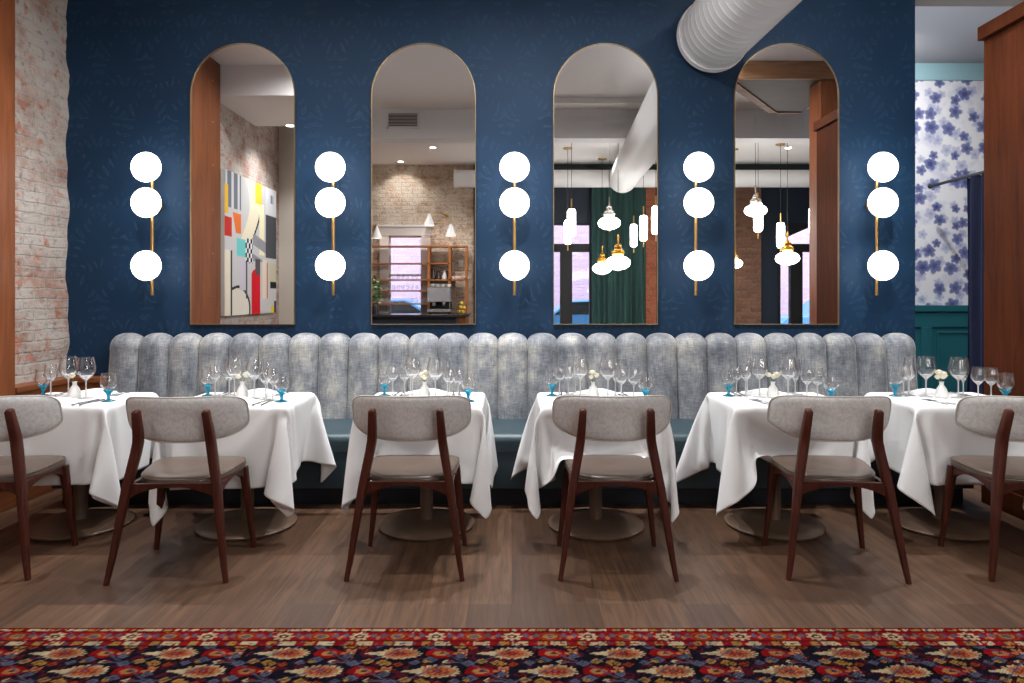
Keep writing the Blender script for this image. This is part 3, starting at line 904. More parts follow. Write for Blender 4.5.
# ------------------------------------------------------------------ rug
def rug():
    x0, x1, y0, y1 = -2.10, 2.95, .9, 2.762
    st = .0062
    nx, ny = int((x1 - x0) / st), int((y1 - y0) / st)
    X = np.linspace(x0, x1, nx + 1); Y = np.linspace(y0, y1, ny + 1)
    GX, GY = np.meshgrid(X, Y, indexing='ij')
    rs = np.random.RandomState(5)
    def noise(sc):
        gx = rs.rand(int((x1 - x0) / sc) + 3, int((y1 - y0) / sc) + 3)
        u = (GX - x0) / sc; v = (GY - y0) / sc
        i = u.astype(int); j = v.astype(int); fu = u - i; fv = v - j
        return (gx[i, j] * (1 - fu) + gx[i + 1, j] * fu) * (1 - fv) + (gx[i, j + 1] * (1 - fu) + gx[i + 1, j + 1] * fu) * fv
    def C(r, g, b): return np.array(srgb(r, g, b)[:3])
    navy, wine, red, cream, peach, blue, gold, rust, dk = C(30, 24, 46), C(96, 22, 38), C(172, 18, 28), C(240, 216, 172), C(214, 140, 96), C(112, 112, 140), C(206, 152, 78), C(178, 70, 40), C(18, 12, 18)
    col = np.zeros(GX.shape + (3,)); n1 = noise(.02); n2 = noise(.011); n3 = noise(.05)
    col[:] = navy
    def put(mask, c): col[mask] = c
    # speckled small filler in the ground
    put(n1 > .62, wine); put((n2 > .72), dk); put((n2 < .13) & (n1 > .4), rust * .7)
    PXr, PYr = .42, .122
    d_raw = np.minimum.reduce([y1 - GY, GX - x0, x1 - GX]); d_edge = d_raw / 1.17
    for row in range(int((y1 - y0) / PYr) + 2):
        yc = y1 - .198 - row * PYr
        sh = (row % 4) * .155
        for kx in range(-1, int((x1 - x0) / PXr) + 2):
            xc = x0 + sh + kx * PXr
            def loc(dx, dy): return GX - (xc + dx), GY - (yc + dy)
            i0, i1 = np.searchsorted(X, [xc - .25, xc + .25]); j0, j1 = np.searchsorted(Y, [yc - .11, yc + .11])
            if i1 - i0 < 3 or j1 - j0 < 3: continue
            S = (slice(i0, i1), slice(j0, j1)); sub = col[S]; gx, gy = GX[S] - xc, GY[S] - yc
            nn = n2[S]
            def p(m, c): sub[m] = c
            # serrated cream palmette
            u, v = gx / .076, gy / .040; a = np.arctan2(v, u); r = np.hypot(u, v)
            saw = 1 + .22 * (np.abs(((a / (2 * PI) * 18) % 1) - .5) * 2 - .5)
            p(r < saw * 1.12, dk); p(r < saw, cream); p(r < saw * .86, peach); p((r < saw * .56), rust); p((r < .50) & (np.abs(np.sin(a * 5)) > .85), peach); p(r < .26, red); p(r < .12, blue)
            tl = (gx > -.13) & (gx < -.06) & (np.abs(gy) < .003 + .014 * (gx + .13) / .07); p(tl, cream)
            # red boteh
            u, v = (gx - .155) / .058, gy / .032; v2 = v / (1.05 - .35 * np.clip(u, -1, 1)); r = np.hypot(u, v2)
            p(r < 1.2, dk); p(r < 1.0, red); p(r < .52, peach); p(r < .36, gold); p(r < .18, wine)
            # small peach star
            u, v = (gx - .235) / .03, gy / .03; a = np.arctan2(v, u); r = np.hypot(u, v); s2 = 1 + .3 * np.cos(6 * a)
            p(r < s2, peach); p(r < s2 * .55, rust); p(r < .25, cream)
            # blue diamonds and gold hooks round about
            for dx, dy, c, s in ((.105, .052, blue, .022), (.118, -.045, blue, .024), (-.09, .058, blue, .018), (.21, .058, gold, .02), (-.11, -.055, gold, .02), (.18, -.058, cream, .014), (-.15, .045, rust, .017), (.06, -.062, peach, .014), (-.05, .066, gold, .012), (.04, .064, rust, .012), (-.19, -.02, blue, .018), (-.19, .05, gold, .014)):
                q = np.abs(gx - dx) / (s * 1.25) + np.abs(gy - dy) / s
                p(q < 1.25, dk); p(q < 1.0, c); p(q < .5, c * .45); p(q < .22, c)
            # vine line
            vy = .061 * np.sin((gx) * 2 * PI / PXr + .6)
            p((np.abs(gy - vy - .0) < .004), blue * .8)
    # border bands measured inward from the edge
    per = np.where(d_raw == (y1 - GY), GX, GY)
    def band(a_, b_): return (d_edge >= a_) & (d_edge < b_)
    put(band(0, .006), red * .7)
    ph = (per / .15) % 1.0
    for a_, b_ in ((.006, .026), (.094, .118)):
        m = band(a_, b_); put(m, red)
        put(m & (ph < (.62 if a_ < .05 else .42)), cream); put(m & (ph >= .68) & (ph < .9), gold)
        put(m & (n2 > .68), red); put(m & (n2 < .2), blue)
    put(band(.026, .030), dk); put(band(.090, .094), dk); put(band(.118, .123), dk)
    m = band(.030, .090); put(m, red)
    cy = (d_edge - .060)
    ph = ((per / .30) % 1.0 - .5) * .30
    a = np.arctan2(cy / .026, ph / .05); r = np.hypot(cy / .026, ph / .05)
    put(m & (r < 1.0), rust * 1.2); put(m & (r < .78), red); put(m & (r < .6), gold); put(m & (r < .38), blue)
    ph2 = ((per / .30 + .5) % 1.0 - .5) * .30
    a = np.arctan2(cy / .024, ph2 / .035); r = np.hypot(cy / .024, ph2 / .035)
    put(m & (r < 1 + .2 * np.cos(8 * a)), cream); put(m & (r < .55), wine); put(m & (r < .25), cream)
    for o_ in (.25, .75):
        ph3 = ((per / .30 + o_) % 1.0 - .5) * .30
        put(m & (np.abs(np.abs(ph3) - .02) / .014 + np.abs(cy + .006) / .016 < 1), blue); put(m & (np.abs(ph3) / .012 + np.abs(cy - .008) / .014 < 1), peach)
    put(m & (n2 > .86), peach)
    weave = .78 + .22 * np.sin(GX * 2 * PI / .0135) * np.sin(GY * 2 * PI / .0125)
    col *= ((.20 + .24 * n1 + .12 * n2) * weave)[..., None]
    n = GX.size
    vs = np.stack([GX.ravel(), GY.ravel(), np.full(n, .012)], 1)
    idx = np.arange(n).reshape(GX.shape)
    q = np.stack([idx[:-1, :-1].ravel(), idx[1:, :-1].ravel(), idx[1:, 1:].ravel(), idx[:-1, 1:].ravel()], 1)
    me = bpy.data.meshes.new('patterned_rug')
    # skirt
    ring = np.concatenate([idx[:, 0], idx[-1, 1:], idx[-2::-1, -1], idx[0, -2:0:-1]])
    low = vs[ring].copy(); low[:, 2] = .0005
    vs2 = np.concatenate([vs, low]); m_ = len(ring); li = n + np.arange(m_)
    sk = np.stack([ring, li, np.roll(li, -1), np.roll(ring, -1)], 1)
    allq = np.concatenate([q, sk])
    me.vertices.add(len(vs2)); me.vertices.foreach_set('co', vs2.astype(np.float32).ravel())
    me.loops.add(allq.size); me.loops.foreach_set('vertex_index', allq.astype(np.int32).ravel())
    me.polygons.add(len(allq)); me.polygons.foreach_set('loop_start', np.arange(0, allq.size, 4, dtype=np.int32))
    me.update(calc_edges=True); me.validate()
    at = me.color_attributes.new('Col', 'FLOAT_COLOR', 'POINT')
    cc = np.concatenate([col.reshape(-1, 3), col.reshape(-1, 3)[ring]]); cc = np.concatenate([cc, np.ones((len(cc), 1))], 1)
    at.data.foreach_set('color', cc.astype(np.float32).ravel())
    me.materials.append(M['rug'])
    o = bpy.data.objects.new('patterned_rug', me); COL.objects.link(o)
    return tag(o, 'red and navy patterned wool rug with red border on the wood floor', 'rug')
rug()

# ------------------------------------------------------------------ alcove curtain and rod
r = tag(empty('curtain_rod', (3.87, 5.95, 0)), 'thin black curtain rod standing out in front of the floral wallpaper', 'curtain rod')
zr = PZ(186, 6.3)
MB().tube([(0, .35, zr), (0, -1.35, zr)], .014, 12).build('rod', M['black'], r, smooth=50)
MB().sphere((0, .37, zr), .022, 14, 10).build('finial', M['black'], r, smooth=180)
MB().tube([(.0, -1.34, zr), (.0, -1.34, zr + .1), (.05, -1.34, 3.58)], .01, 8).build('bracket', M['black'], r, smooth=50)
def curtain(p0, p1, z0, z1, waves, amp, name, mat, nseg=160):
    p0, p1 = Vector(p0), Vector(p1); d = p1 - p0; L = d.length; nr = Vector((-d.y, d.x)).normalized()
    m = MB(); vs, fs = [], []; nz_ = 14
    for side in (0, 1):
        for k in range(nz_ + 1):
            z = z1 + (z0 - z1) * k / nz_
            for i in range(nseg + 1):
                u = i / nseg
                w = amp * (math.sin(u * waves * 2 * PI + .3 * math.sin(k * .3)) + .3 * math.sin(u * waves * 1.37 * 2 * PI + 1)) * (.75 + .25 * k / nz_)
                q = p0 + d * u + nr * (w + side * .006)
                vs.append((q.x, q.y, z))
    w_ = nseg + 1; off = (nz_ + 1) * w_
    for k in range(nz_):
        for i in range(nseg):
            f = (k * w_ + i, k * w_ + i + 1, (k + 1) * w_ + i + 1, (k + 1) * w_ + i)
            fs.append(f); fs.append(tuple(t + off for t in f[::-1]))
    for i in range(nseg):
        for k in (0, nz_): fs.append((k * w_ + i, k * w_ + i + 1, k * w_ + i + 1 + off, k * w_ + i + off))
    for k in range(nz_):
        for i in (0, nseg): fs.append((k * w_ + i, (k + 1) * w_ + i, (k + 1) * w_ + i + off, k * w_ + i + off))
    return m.add(vs, fs).build(name, mat, smooth=60)
tag(curtain((3.87, 5.82), (3.87, 4.62), .03, zr - .012, 9, .035, 'curtain', M['navy_curtain']), 'dark navy curtain hanging from the rod beside the timber screen', 'curtain')

# ------------------------------------------------------------------ things seen in the mirrors
# painting on the brick wall
def painting():
    y0, y1, z0, z1 = .62, 2.35, 1.13, 2.84
    n = 150
    S_, T_ = np.meshgrid(np.linspace(0, 1, n), np.linspace(0, 1, n), indexing='ij')   # s: 0 at y1 (left in mirror) .. 1 ; t up
    def C(r, g, b): return np.array(srgb(r, g, b)[:3])
    col = np.zeros((n, n, 3)); col[:] = C(206, 204, 204)
    def put(m, c): col[m] = c
    put((S_ < .28) & (T_ > .75), C(120, 126, 134))
    put((np.sin(S_ * 60) > .4) & (S_ < .3) & (T_ > .75), C(214, 214, 216))
    put(np.abs(S_ - .42 - .12 * np.sin((T_ - .6) * 7)) < .10 * (T_ > .55), C(238, 228, 200))
    put(np.abs(S_ - .42 - .12 * np.sin((T_ - .6) * 7) - .11) < .014 * (T_ > .55), C(50, 52, 60))
    put((np.abs(S_ - .68) < .05) & (T_ > .45) & (T_ < .85), C(244, 236, 196))
    put((S_ > .55) & (S_ < .68) & (T_ > .84), C(240, 206, 70))
    put((S_ > .76) & (T_ > .44) & (T_ < .78), C(78, 80, 84)); put((S_ > .76) & (T_ >= .78), C(222, 222, 226))
    put((S_ > .86) & (S_ < .93) & (T_ > .88) & (T_ < .95) & (np.sin(S_ * 220) > 0), C(60, 70, 100))
    put((S_ + T_ * .4 > .42) & (S_ < .28) & (T_ > .58) & (T_ < .72), C(230, 120, 60)); put((S_ < .12) & (T_ > .55) & (T_ < .68), C(200, 60, 50)); put((S_ < .06) & (T_ > .7) & (T_ < .9), C(240, 190, 70))
    put((S_ > .2) & (S_ < .36) & (T_ > .42) & (T_ < .55), C(120, 206, 204))
    chk = (S_ > .36) & (S_ < .5) & (T_ > .38) & (T_ < .56); put(chk, C(236, 236, 236)); put(chk & (np.sin(S_ * 90) * np.sin(T_ * 90) > 0), C(40, 44, 50))
    put((S_ > .5) & (S_ < .76) & (T_ > .40) & (T_ < .6) & (np.sin(T_ * 40 + S_ * 8) > -.2), C(150, 150, 156))
    put((np.abs(S_ - .56) < .09) & (T_ < .28), C(214, 34, 46)); put((np.hypot((S_ - .56) / .09, (T_ - .28) / .06) < 1), C(214, 34, 46))
    put((np.abs(S_ - .60) < .05) & (T_ > .3) & (T_ < .42), C(90, 86, 90))
    put((np.abs(S_ - .74) < .045) & (T_ < .42) & (T_ > .12), C(236, 220, 196)); put((np.abs(S_ - .80) < .01) & (T_ < .40) & (T_ > .12), C(206, 90, 60))
    put((np.hypot((S_ - .22) / .22, (T_ - .04) / .16) < 1), C(226, 220, 206)); put(np.abs(np.hypot((S_ - .22) / .22, (T_ - .04) / .16) - 1) < .06, C(44, 44, 50))
    put((S_ < .1) & (T_ < .45), C(232, 222, 200)); put((np.abs(S_ - .11) < .012) & (T_ < .45), C(60, 60, 66))
    put((np.abs(S_ - .30) < .05) & (T_ > .18) & (T_ < .40), C(206, 200, 212)); put((np.abs(S_ - .38) < .012) & (T_ > .12) & (T_ < .4), C(80, 76, 90))
    put((S_ > .84) & (T_ > .25) & (T_ < .40), C(206, 200, 170)); put((S_ > .86) & (T_ < .25) & (T_ > .2), C(36, 36, 40)); put((S_ > .88) & (T_ < .06), C(226, 206, 50)); put((S_ > .95) & (T_ < .1), C(90, 60, 90))
    idx = np.arange(n * n).reshape(n, n)
    q = np.stack([idx[:-1, :-1].ravel(), idx[1:, :-1].ravel(), idx[1:, 1:].ravel(), idx[:-1, 1:].ravel()], 1)
    vs = np.stack([np.zeros(n * n), (y1 - (y1 - y0) * S_).ravel() - (y0 + y1) / 2, (z0 + (z1 - z0) * T_).ravel() - z0], 1)
    me = bpy.data.meshes.new('canvas'); me.from_pydata(vs.tolist(), [], q.tolist()); me.update()
    at = me.color_attributes.new('Col', 'FLOAT_COLOR', 'POINT')
    at.data.foreach_set('color', np.concatenate([col.reshape(-1, 3), np.ones((n * n, 1))], 1).astype(np.float32).ravel())
    me.materials.append(M['paint'])
    r = tag(empty('abstract_painting', (LX + .05, (y0 + y1) / 2, z0)), 'colourful abstract painting on the brick side wall, reflected in leftmost mirror', 'painting')
    o = bpy.data.objects.new('canvas', me); COL.objects.link(o); o.parent = r
    MB().box(-.045, -.002, -(y1 - y0) / 2, (y1 - y0) / 2, 0, z1 - z0).build('stretcher_frame', M['white_paint'], r)
painting()

# bar wall with window
BWY = -3.1
wx0, wx1, wz0, wz1 = -2.413, -1.766, 1.0, 2.547
b = MB().box(LX, wx0, BWY - .15, BWY, 0, CZ).box(wx1, -.75, BWY - .15, BWY, 0, CZ).box(wx0, wx1, BWY - .15, BWY, 0, wz0).box(wx0, wx1, BWY - .15, BWY, wz1, CZ)
struct(b.build('wall_bar', M['brick_bar']))
b = MB()
b.box(wx0 - .17, wx0 + .005, BWY, BWY + .04, wz0 - .1, wz1 + .02).box(wx1 - .005, wx1 + .17, BWY, BWY + .04, wz0 - .1, wz1 + .02)
b.box(wx0 - .19, wx1 + .19, BWY, BWY + .05, wz1, wz1 + .17).box(wx0 - .22, wx1 + .22, BWY, BWY + .08, wz1 + .17, wz1 + .21)
b.box(wx0, wx1, BWY - .1, BWY - .06, 1.76, 1.80).box(wx0, wx0 + .03, BWY - .1, BWY - .06, wz0, wz1).box(wx1 - .03, wx1, BWY - .1, BWY - .06, wz0, wz1).box(wx0, wx1, BWY - .1, BWY - .06, wz1 - .03, wz1)
struct(b.build('window_1', M['white_paint'], bevel=.003))
struct(MB().box(wx0 + .02, wx1 - .02, BWY - .085, BWY - .08, wz0, wz1).build('window_2', M['pane']))
# jamb and the glazed front wall
struct(MB().box(-.75, -.63, BY, BWY + .02, 0, CZ).build('wall_return', M['dark_navy_paint']))
fz1, fzr0, fzr1 = 2.91, 2.305, 2.475
b = MB()
open_ = [(.62, 1.70), (5.62, 6.55)]
xs_ = [-.75, .62, 1.70, 5.62, 6.55, RX]
for i in range(0, 6, 2): b.box(xs_[i], xs_[i + 1], BY - .12, BY, 0, CZ)
for x0, x1 in open_: b.box(x0, x1, BY - .12, BY, fz1, CZ)
struct(b.build('wall_front', M['dark_navy_paint']))
for i, (x0, x1) in enumerate(open_):
    b = MB()
    w = .06
    b.box(x0, x0 + w, BY - .1, BY + .02, 0, fz1).box(x1 - w, x1, BY - .1, BY + .02, 0, fz1)
    b.box(x0 + w, x1 - w, BY - .1, BY + .02, fz1 - w * .6, fz1).box(x0 + w, x1 - w, BY - .1, BY + .02, fzr0, fzr1)
    xm = 1.147 if i == 0 else 6.02
    b.box(xm - .127, xm + .127, BY - .1, BY + .02, 0, fzr0).box(x0 + w, x1 - w, BY - .1, BY + .02, 0, .3)
    if i == 1:
        b.add([(x0 + w, BY - .02, fz1), (x1 - w, BY - .02, fz1), (x0 + w, BY - .02, fzr1 + .08), (x0 + w, BY + .01, fz1), (x1 - w, BY + .01, fz1), (x0 + w, BY + .01, fzr1 + .08)], [(0, 2, 1), (3, 4, 5), (0, 1, 4, 3), (1, 2, 5, 4), (2, 0, 3, 5)])
    struct(b.build('door_%d' % (i + 1), M['black']))
    struct(MB().box(x0 + .02, x1 - .02, BY - .055, BY - .05, .1, fz1 - .02).build('window_%d' % (i + 3), M['pane']))
struct(MB().box(2.78, 3.03, BY, BY + .12, 0, CZ).build('trim_12', M['brick_red']))
struct(MB().box(4.45, 5.24, BY, BY + .10, 0, CZ).build('trim_13', M['brick_brown']))
struct(MB().box(-.63, RX, BWY, BWY + .06, 3.66, CZ - .001).build('trim_14', M['dark_green']))
tag(curtain((1.66, BY + .16), (2.80, BY + .16), .03, 3.66, 10, .05, 'curtain', M['green_curtain'], 220), 'tall dark green pleated curtain beside the glazed door, reflected in third mirror', 'curtain')

# outside
struct(MB().box(-9, RX + 8, -14.5, -14, -.2, 7).build('wall_street', M['facade']))
struct(MB().box(-9, RX + 8, -14, BY - .12, -.22, -.12).build('ground', M['asphalt']))
def car(x, y, s, lab):
    r = tag(empty('parked_car', (x, y, -.12), 0), lab, 'car', 'cars parked outside')
    side = [(-2.1, .35), (-2.1, .75), (-1.9, .92), (-1.2, .98), (-.7, 1.38), (.5, 1.42), (1.2, 1.0), (1.95, .9), (2.1, .7), (2.1, .35)]
    MB().prism_y(side, -.8, .8).build('body', M['carblue'], r, bevel=.05)
    MB().prism_y([(-1.08, 1.0), (-.66, 1.33), (.46, 1.36), (1.02, 1.02)], -.805, .805).build('side_window', M['black'], r)
    for wx in (-1.3, 1.3):
        for wy in (-.72, .72): MB().tube([(wx, wy - .1, .34), (wx, wy + .1, .34)], .33, 24).build('wheel', M['tire'], r, smooth=50)
car(-3.2, -8.0, 1, 'pale blue parked car outside the bar window')
car(2.2, -8.6, 1, 'pale blue parked car outside the glazed door by the green curtain')
car(9.2, -8.6, 1, 'pale blue parked car outside the farther right glazed door')

# bar: counters, shelving, machine
r = tag(empty('bar_counter', (-2.1, -1.6, 0)), 'dark polished bar counter standing before the brick wall, reflected in second mirror', 'counter')
MB().box(-1.2, 1.25, -.1, .4, 1.01, 1.05).build('worktop', M['counter'], r, bevel=.004)
MB().box(-1.15, 1.15, -.05, .32, 0, 1.01).build('front_panel', M['dark_navy_paint'], r)
r = tag(empty('back_counter', (-2.1, -2.8, 0)), 'dark back counter against the brick bar wall, holding the espresso machine', 'counter')
MB().box(-1.2, 1.3, -.29, .62, 1.0, 1.03).build('worktop', M['counter'], r, bevel=.004)
MB().box(-1.15, 1.25, -.28, .56, 0, 1.0).build('cabinet_front', M['mahogany_h'], r)
r = tag(empty('bar_shelf', (-1.77, BWY, 0)), 'warm wood open shelving across the bar window and brick wall', 'shelf')
for z, x0, x1 in ((2.319, -.95, .92), (1.99, -.95, .60), (1.676, -.95, .92), (1.465, -.95, .18), (1.216, -.95, .18)):
    MB().box(x0, x1, .09, .34, z - .012, z + .012).build('shelf_board', M['shelfwood'], r)
for x in (.18, .58, .90): MB().box(x - .022, x + .022, .09, .34, 1.03, 2.30).build('upright', M['shelfwood'], r)
r = tag(empty('espresso_machine', (-1.34, -2.45, 1.03)), 'steel espresso machine on the back counter, reflected in second mirror', 'coffee machine')
MB().box(-.21, .21, -.2, .16, .22, .50).build('body', M['steel'], r, bevel=.015)
MB().box(-.21, .21, -.2, .2, .04, .10).build('drip_tray', M['steel'], r, bevel=.006)
MB().box(-.2, .2, -.2, -.1, .10, .22).build('back_panel', M['black'], r)
for x in (-.1, .08):
    g = MB().lathe([(.03, .16), (.035, .19), (.03, .22)], (x, .1, 0), 16).build('group_head', M['steel'], r, smooth=50)
    MB().tube([(x, .1, .165), (x, .24, .155)], .011, 8).build('portafilter', M['black'], g, smooth=50)
MB().tube([(.19, .12, .24), (.2, .17, .2), (.2, .18, .11)], .006, 8).build('steam_wand', M['steel'], r, smooth=60)
for sx in (-.18, .18): MB().lathe([(.02, 0), (.02, .04)], (sx, .0, 0), 12).build('foot', M['black'], r)
def cup(x, y, z, lab, grp):
    o = MB().lathe([(.004, 0), (.022, 0), (.036, .02), (.042, .06), (.039, .06), (.033, .022), (.004, .008)], (0, 0, 0), 18)
    o.tube([(.039, 0, .05), (.058, 0, .045), (.058, 0, .025), (.036, 0, .02)], .005, 6)
    tag(o.build('cup', M['ceramic'], smooth=60, loc=(x, y, z)), lab, 'cup', grp)
for k in range(5): cup(-1.14 + k * .062 * 1.05 + .01, -2.88, 1.688, 'white cup in the row on the right end of the bar shelf', 'cups on the bar shelf')
for k in range(4): cup(-1.49 + k * .1, -2.45, 1.53, 'white cup standing on top of the espresso machine', 'cups on the espresso machine')
for k, (x, h) in enumerate(((-1.52, .20), (-1.42, .17), (-1.30, .18))):
    r = tag(empty('coffee_pot', (x, -2.88, 1.688)), ['tall dark coffee pot, left of three on the bar shelf', 'slim dark coffee pot, middle of three on the bar shelf', 'round pale-bodied coffee pot, right of three on the bar shelf'][k], 'pot', 'pots on the bar shelf')
    MB().lathe([(.004, 0), (.045, 0), (.05, h * .3), (.03, h * .7), (.034, h), (.004, h)], (0, 0, 0), 20).build('body', M['dark_glaze'] if k < 2 else M['ceramic'], r, smooth=50)
    MB().tube([(.03, 0, h * .85), (.075, 0, h * .8), (.07, 0, h * .35), (.046, 0, h * .3)], .007, 6).build('handle', M['black'], r, smooth=60)
for zi, z in enumerate((1.228, 1.477, 1.688)):
    for k in range(7):
        o = MB().lathe([(.004, 0), (.03, 0), (.034, .1), (.032, .1), (.028, .006), (.004, .006)], (0, 0, 0), 14).build('tumbler', M['glass'], smooth=50, loc=(-2.36 + k * .088, -2.88, z))
        tag(o, 'clear tumbler on the ' + ('lowest', 'second lowest', 'middle')[zi] + ' board in front of the bar window', 'glass', 'tumblers on the %s window board' % ('lowest', 'second', 'middle')[zi])
# plant left of the window
r = tag(empty('flower_arrangement', (-2.55, -2.40, 1.03)), 'leafy green arrangement with pale flowers at left end of back counter', 'plant')
MB().lathe([(.004, 0), (.06, 0), (.08, .1), (.06, .2), (.055, .2), (.05, .02), (.004, .02)], (0, 0, 0), 24).build('pot', M['dark_glaze'], r, smooth=50)
m = MB(); rg2 = random.Random(4)
for k in range(190):
    d = Vector((rg2.gauss(0, 1), rg2.gauss(0, 1), rg2.gauss(.35, 1))).normalized(); p = Vector((0, 0, .40)) + Vector((d.x * .17, d.y * .17, d.z * .32)) * rg2.uniform(.4, 1)
    t = Vector((rg2.gauss(0, 1), rg2.gauss(0, 1), rg2.gauss(.6, 1))).normalized(); s = t.cross(d).normalized() if abs(t.dot(d)) < .95 else Vector((1, 0, 0))
    L = rg2.uniform(.06, .11)
    m.add([p - t * L / 2, p + s * L * .22 + d * .008, p + t * L / 2, p - s * L * .22 + d * .008], [(0, 1, 2), (0, 2, 3)])
m.build('foliage', M['leaf'], r)
for k in range(7):
    d = Vector((rg2.gauss(0, 1), rg2.gauss(.6, .5), rg2.gauss(.2, 1))).normalized()
    blossom((d.x * .16, d.y * .16, .40 + d.z * .26), .032, rg2).build('flower', M['petal'], r, smooth=60)
for k, (x, z) in enumerate(((-1.0, 1.03), (-.93, 1.03), (-.97, 1.115), (-.90, 1.10), (-.95, 1.19))):
    tag(MB().sphere((0, 0, .04), .036, 14, 10, 1.15).build('lemon', M['lemon'], smooth=180, loc=(x, -2.6 + .03 * (k % 2), z)), 'yellow lemon in the small pile at right end of back counter', 'fruit', 'lemons on the back counter')
r = tag(empty('fruit_stand', (-.95, -2.59, 1.03)), 'small wire stand holding lemons on the back counter', 'stand')
for z in (0, .085, .165): MB().tube([(.10 * math.cos(a * PI / 10), .09 * math.sin(a * PI / 10), z + .004) for a in range(21)], .004, 6).build('ring', M['black'], r, smooth=60)
for a in (0, 2.1, 4.2): MB().tube([(.10 * math.cos(a), .09 * math.sin(a), 0), (.10 * math.cos(a), .09 * math.sin(a), .2)], .004, 6).build('post', M['black'], r)
o = MB().box(-.04, .04, 0, .012, -.06, .06).build('light_switch', M['white_paint'], loc=(-1.0, BWY, 2.0), bevel=.003); tag(o, 'white switch plate on the bricks right of the bar shelving', 'switch')
# wall lamps over the bar
def wlamp(x, z, arm, lab):
    r = tag(empty('swing_arm_lamp', (x, BWY, z)), lab, 'wall lamp', 'swing arm lamps above the bar')
    sg = 1 if arm > 0 else -1
    MB().tube([(-arm, .0, .12), (-arm, .05, .12), (-arm * .5, .2, .16), (0, .32, .12)], .008, 8).build('arm', M['brass'], r, smooth=60)
    MB().tube([(-arm, 0, .12), (-arm, .02, .12)], .04, 16).build('wall_plate', M['brass'], r, smooth=50)
    MB().lathe([(.105, -.14), (.07, -.05), (.03, .06), (.022, .09), (.020, .09), (.066, -.05), (.1, -.14)], (0, .32, .03), 28, close=False).build('shade', M['white_paint'], r, smooth=60)
    MB().sphere((0, .32, -.06), .035, 14, 10).build('bulb', M['pendant_glow'], r, smooth=180)
wlamp(-1.17, 2.62, .42, 'white cone lamp on a swing arm right of the bar window, reflected')
wlamp(-1.58, 2.82, -.30, 'white cone lamp above the right top corner of the bar window')
wlamp(-2.58, 2.58, .10, 'small white cone lamp left of the bar window frame')
# vent
r = tag(empty('air_vent', (PX(403.5, 9.46), .84, PZ(121, 9.46))), 'rectangular air vent grille on the white bulkhead, reflected in second mirror', 'vent')
MB().box(-.21, .21, .002, .012, -.10, .10).build('backing', M['black'], r)
f = MB().box(-.23, .23, .0, .02, .09, .11).box(-.23, .23, .0, .02, -.11, -.09).box(-.23, -.20, .0, .02, -.11, .11).box(.20, .23, .0, .02, -.11, .11)
for k in range(9): f.box(-.2, .2, .008, .016, -.085 + k * .02, -.079 + k * .02)
f.build('grille', M['white_paint'], r)

# ------------------------------------------------------------------ pendants (mirror only)
def pend(kind, px, ytop, ybot, p, cap, lab):
    x, y = PX(px, p), VY(p); zt, zb = PZ(ytop, p), PZ(ybot, p)
    r = tag(empty('pendant_lamp', (x, y, zb)), lab, 'pendant lamp', 'cylinder pendants' if kind == 'c' else 'oval pendants')
    h = zt - zb
    top = CZ - zb
    if kind == 'c':
        rad = h * .15
        MB().lathe([(.004, 0), (rad * .7, .004), (rad, .04), (rad, h - .04), (rad * .7, h - .004), (.004, h)], (0, 0, 0), 24).build('shade', M['pendant_glow'], r, smooth=60)
        MB().tube([(0, 0, h), (0, 0, h + .16)], .012, 10).build('top_rod', M['brass'], r, smooth=50)
        MB().tube([(0, 0, -.11), (0, 0, 0)], .010, 10).build('bottom_rod', M['brass'], r, smooth=50)
        MB().tube([(0, 0, h + .16), (0, 0, top)], .004, 6).build('cord', M['black'], r)
    else:
        w = h * .86
        MB().sphere((0, 0, h / 2), w, 32, 16, h / 2 / w).build('shade', M['pendant_glow'], r, smooth=180)
        mm = M['amber'] if cap == 'amber' else M['smoke']
        MB().lathe([(w * .28, h * .97), (w * .5, h * 1.08), (w * .56, h * 1.25), (w * .40, h * 1.42), (w * .26, h * 1.50), (w * .32, h * 1.62), (w * .22, h * 1.78), (w * .06, h * 1.86), (.012, h * 2.3), (.012, h * 2.5)], (0, 0, 0), 28).build('glass_cap', mm, r, smooth=60)
        MB().tube([(0, 0, -.03), (0, 0, .01)], .010, 10).build('finial', M['brass'], r, smooth=60)
        MB().tube([(0, 0, h * 2.5), (0, 0, top)], .004, 6).build('cord', M['black'], r)
    MB().lathe([(.075, -.02), (.08, -.012), (.08, 0)], (0, 0, top), 24).build('canopy', M['brass'], r, smooth=40)
pend('c', 571.3, 209.3, 236.8, 10.75, 0, 'nearer lit cylinder pendant of the pair at left edge of third mirror')
pend('c', 567.6, 220.4, 244.4, 11.9, 0, 'farther lit cylinder pendant of the pair at left edge of third mirror')
pend('o', 608.9, 217, 229.8, 11.3, 'smoke', 'oval pendant with silver glass cap, highest oval in third mirror')
pend('o', 617.7, 255.9, 270, 10.9, 'amber', 'larger amber-capped oval pendant in the middle of third mirror')
pend('o', 601.9, 262.9, 274, 12.8, 'amber', 'smaller amber-capped oval pendant left of the larger one in third mirror')
pend('c', 633.4, 224.5, 247, 12.85, 0, 'lowest lit cylinder pendant of three at right side of third mirror')
pend('c', 643.1, 215.7, 241, 12.0, 0, 'middle lit cylinder pendant of three at right side of third mirror')
pend('c', 655.4, 206.4, 234.5, 10.7, 0, 'highest lit cylinder pendant at the right edge of third mirror')
pend('o', 754.8, 204.6, 217, 11.1, 'smoke', 'oval pendant with silver glass cap at left of rightmost mirror')
pend('c', 757.3, 203, 232, 10.7, 0, 'lit cylinder pendant hanging before the oval one in rightmost mirror')
pend('c', 779.8, 222.8, 248, 11.6, 0, 'lit cylinder pendant left of the amber-capped oval in rightmost mirror')
pend('o', 786.5, 251.8, 265, 10.9, 'amber', 'amber-capped oval pendant low in the rightmost mirror')
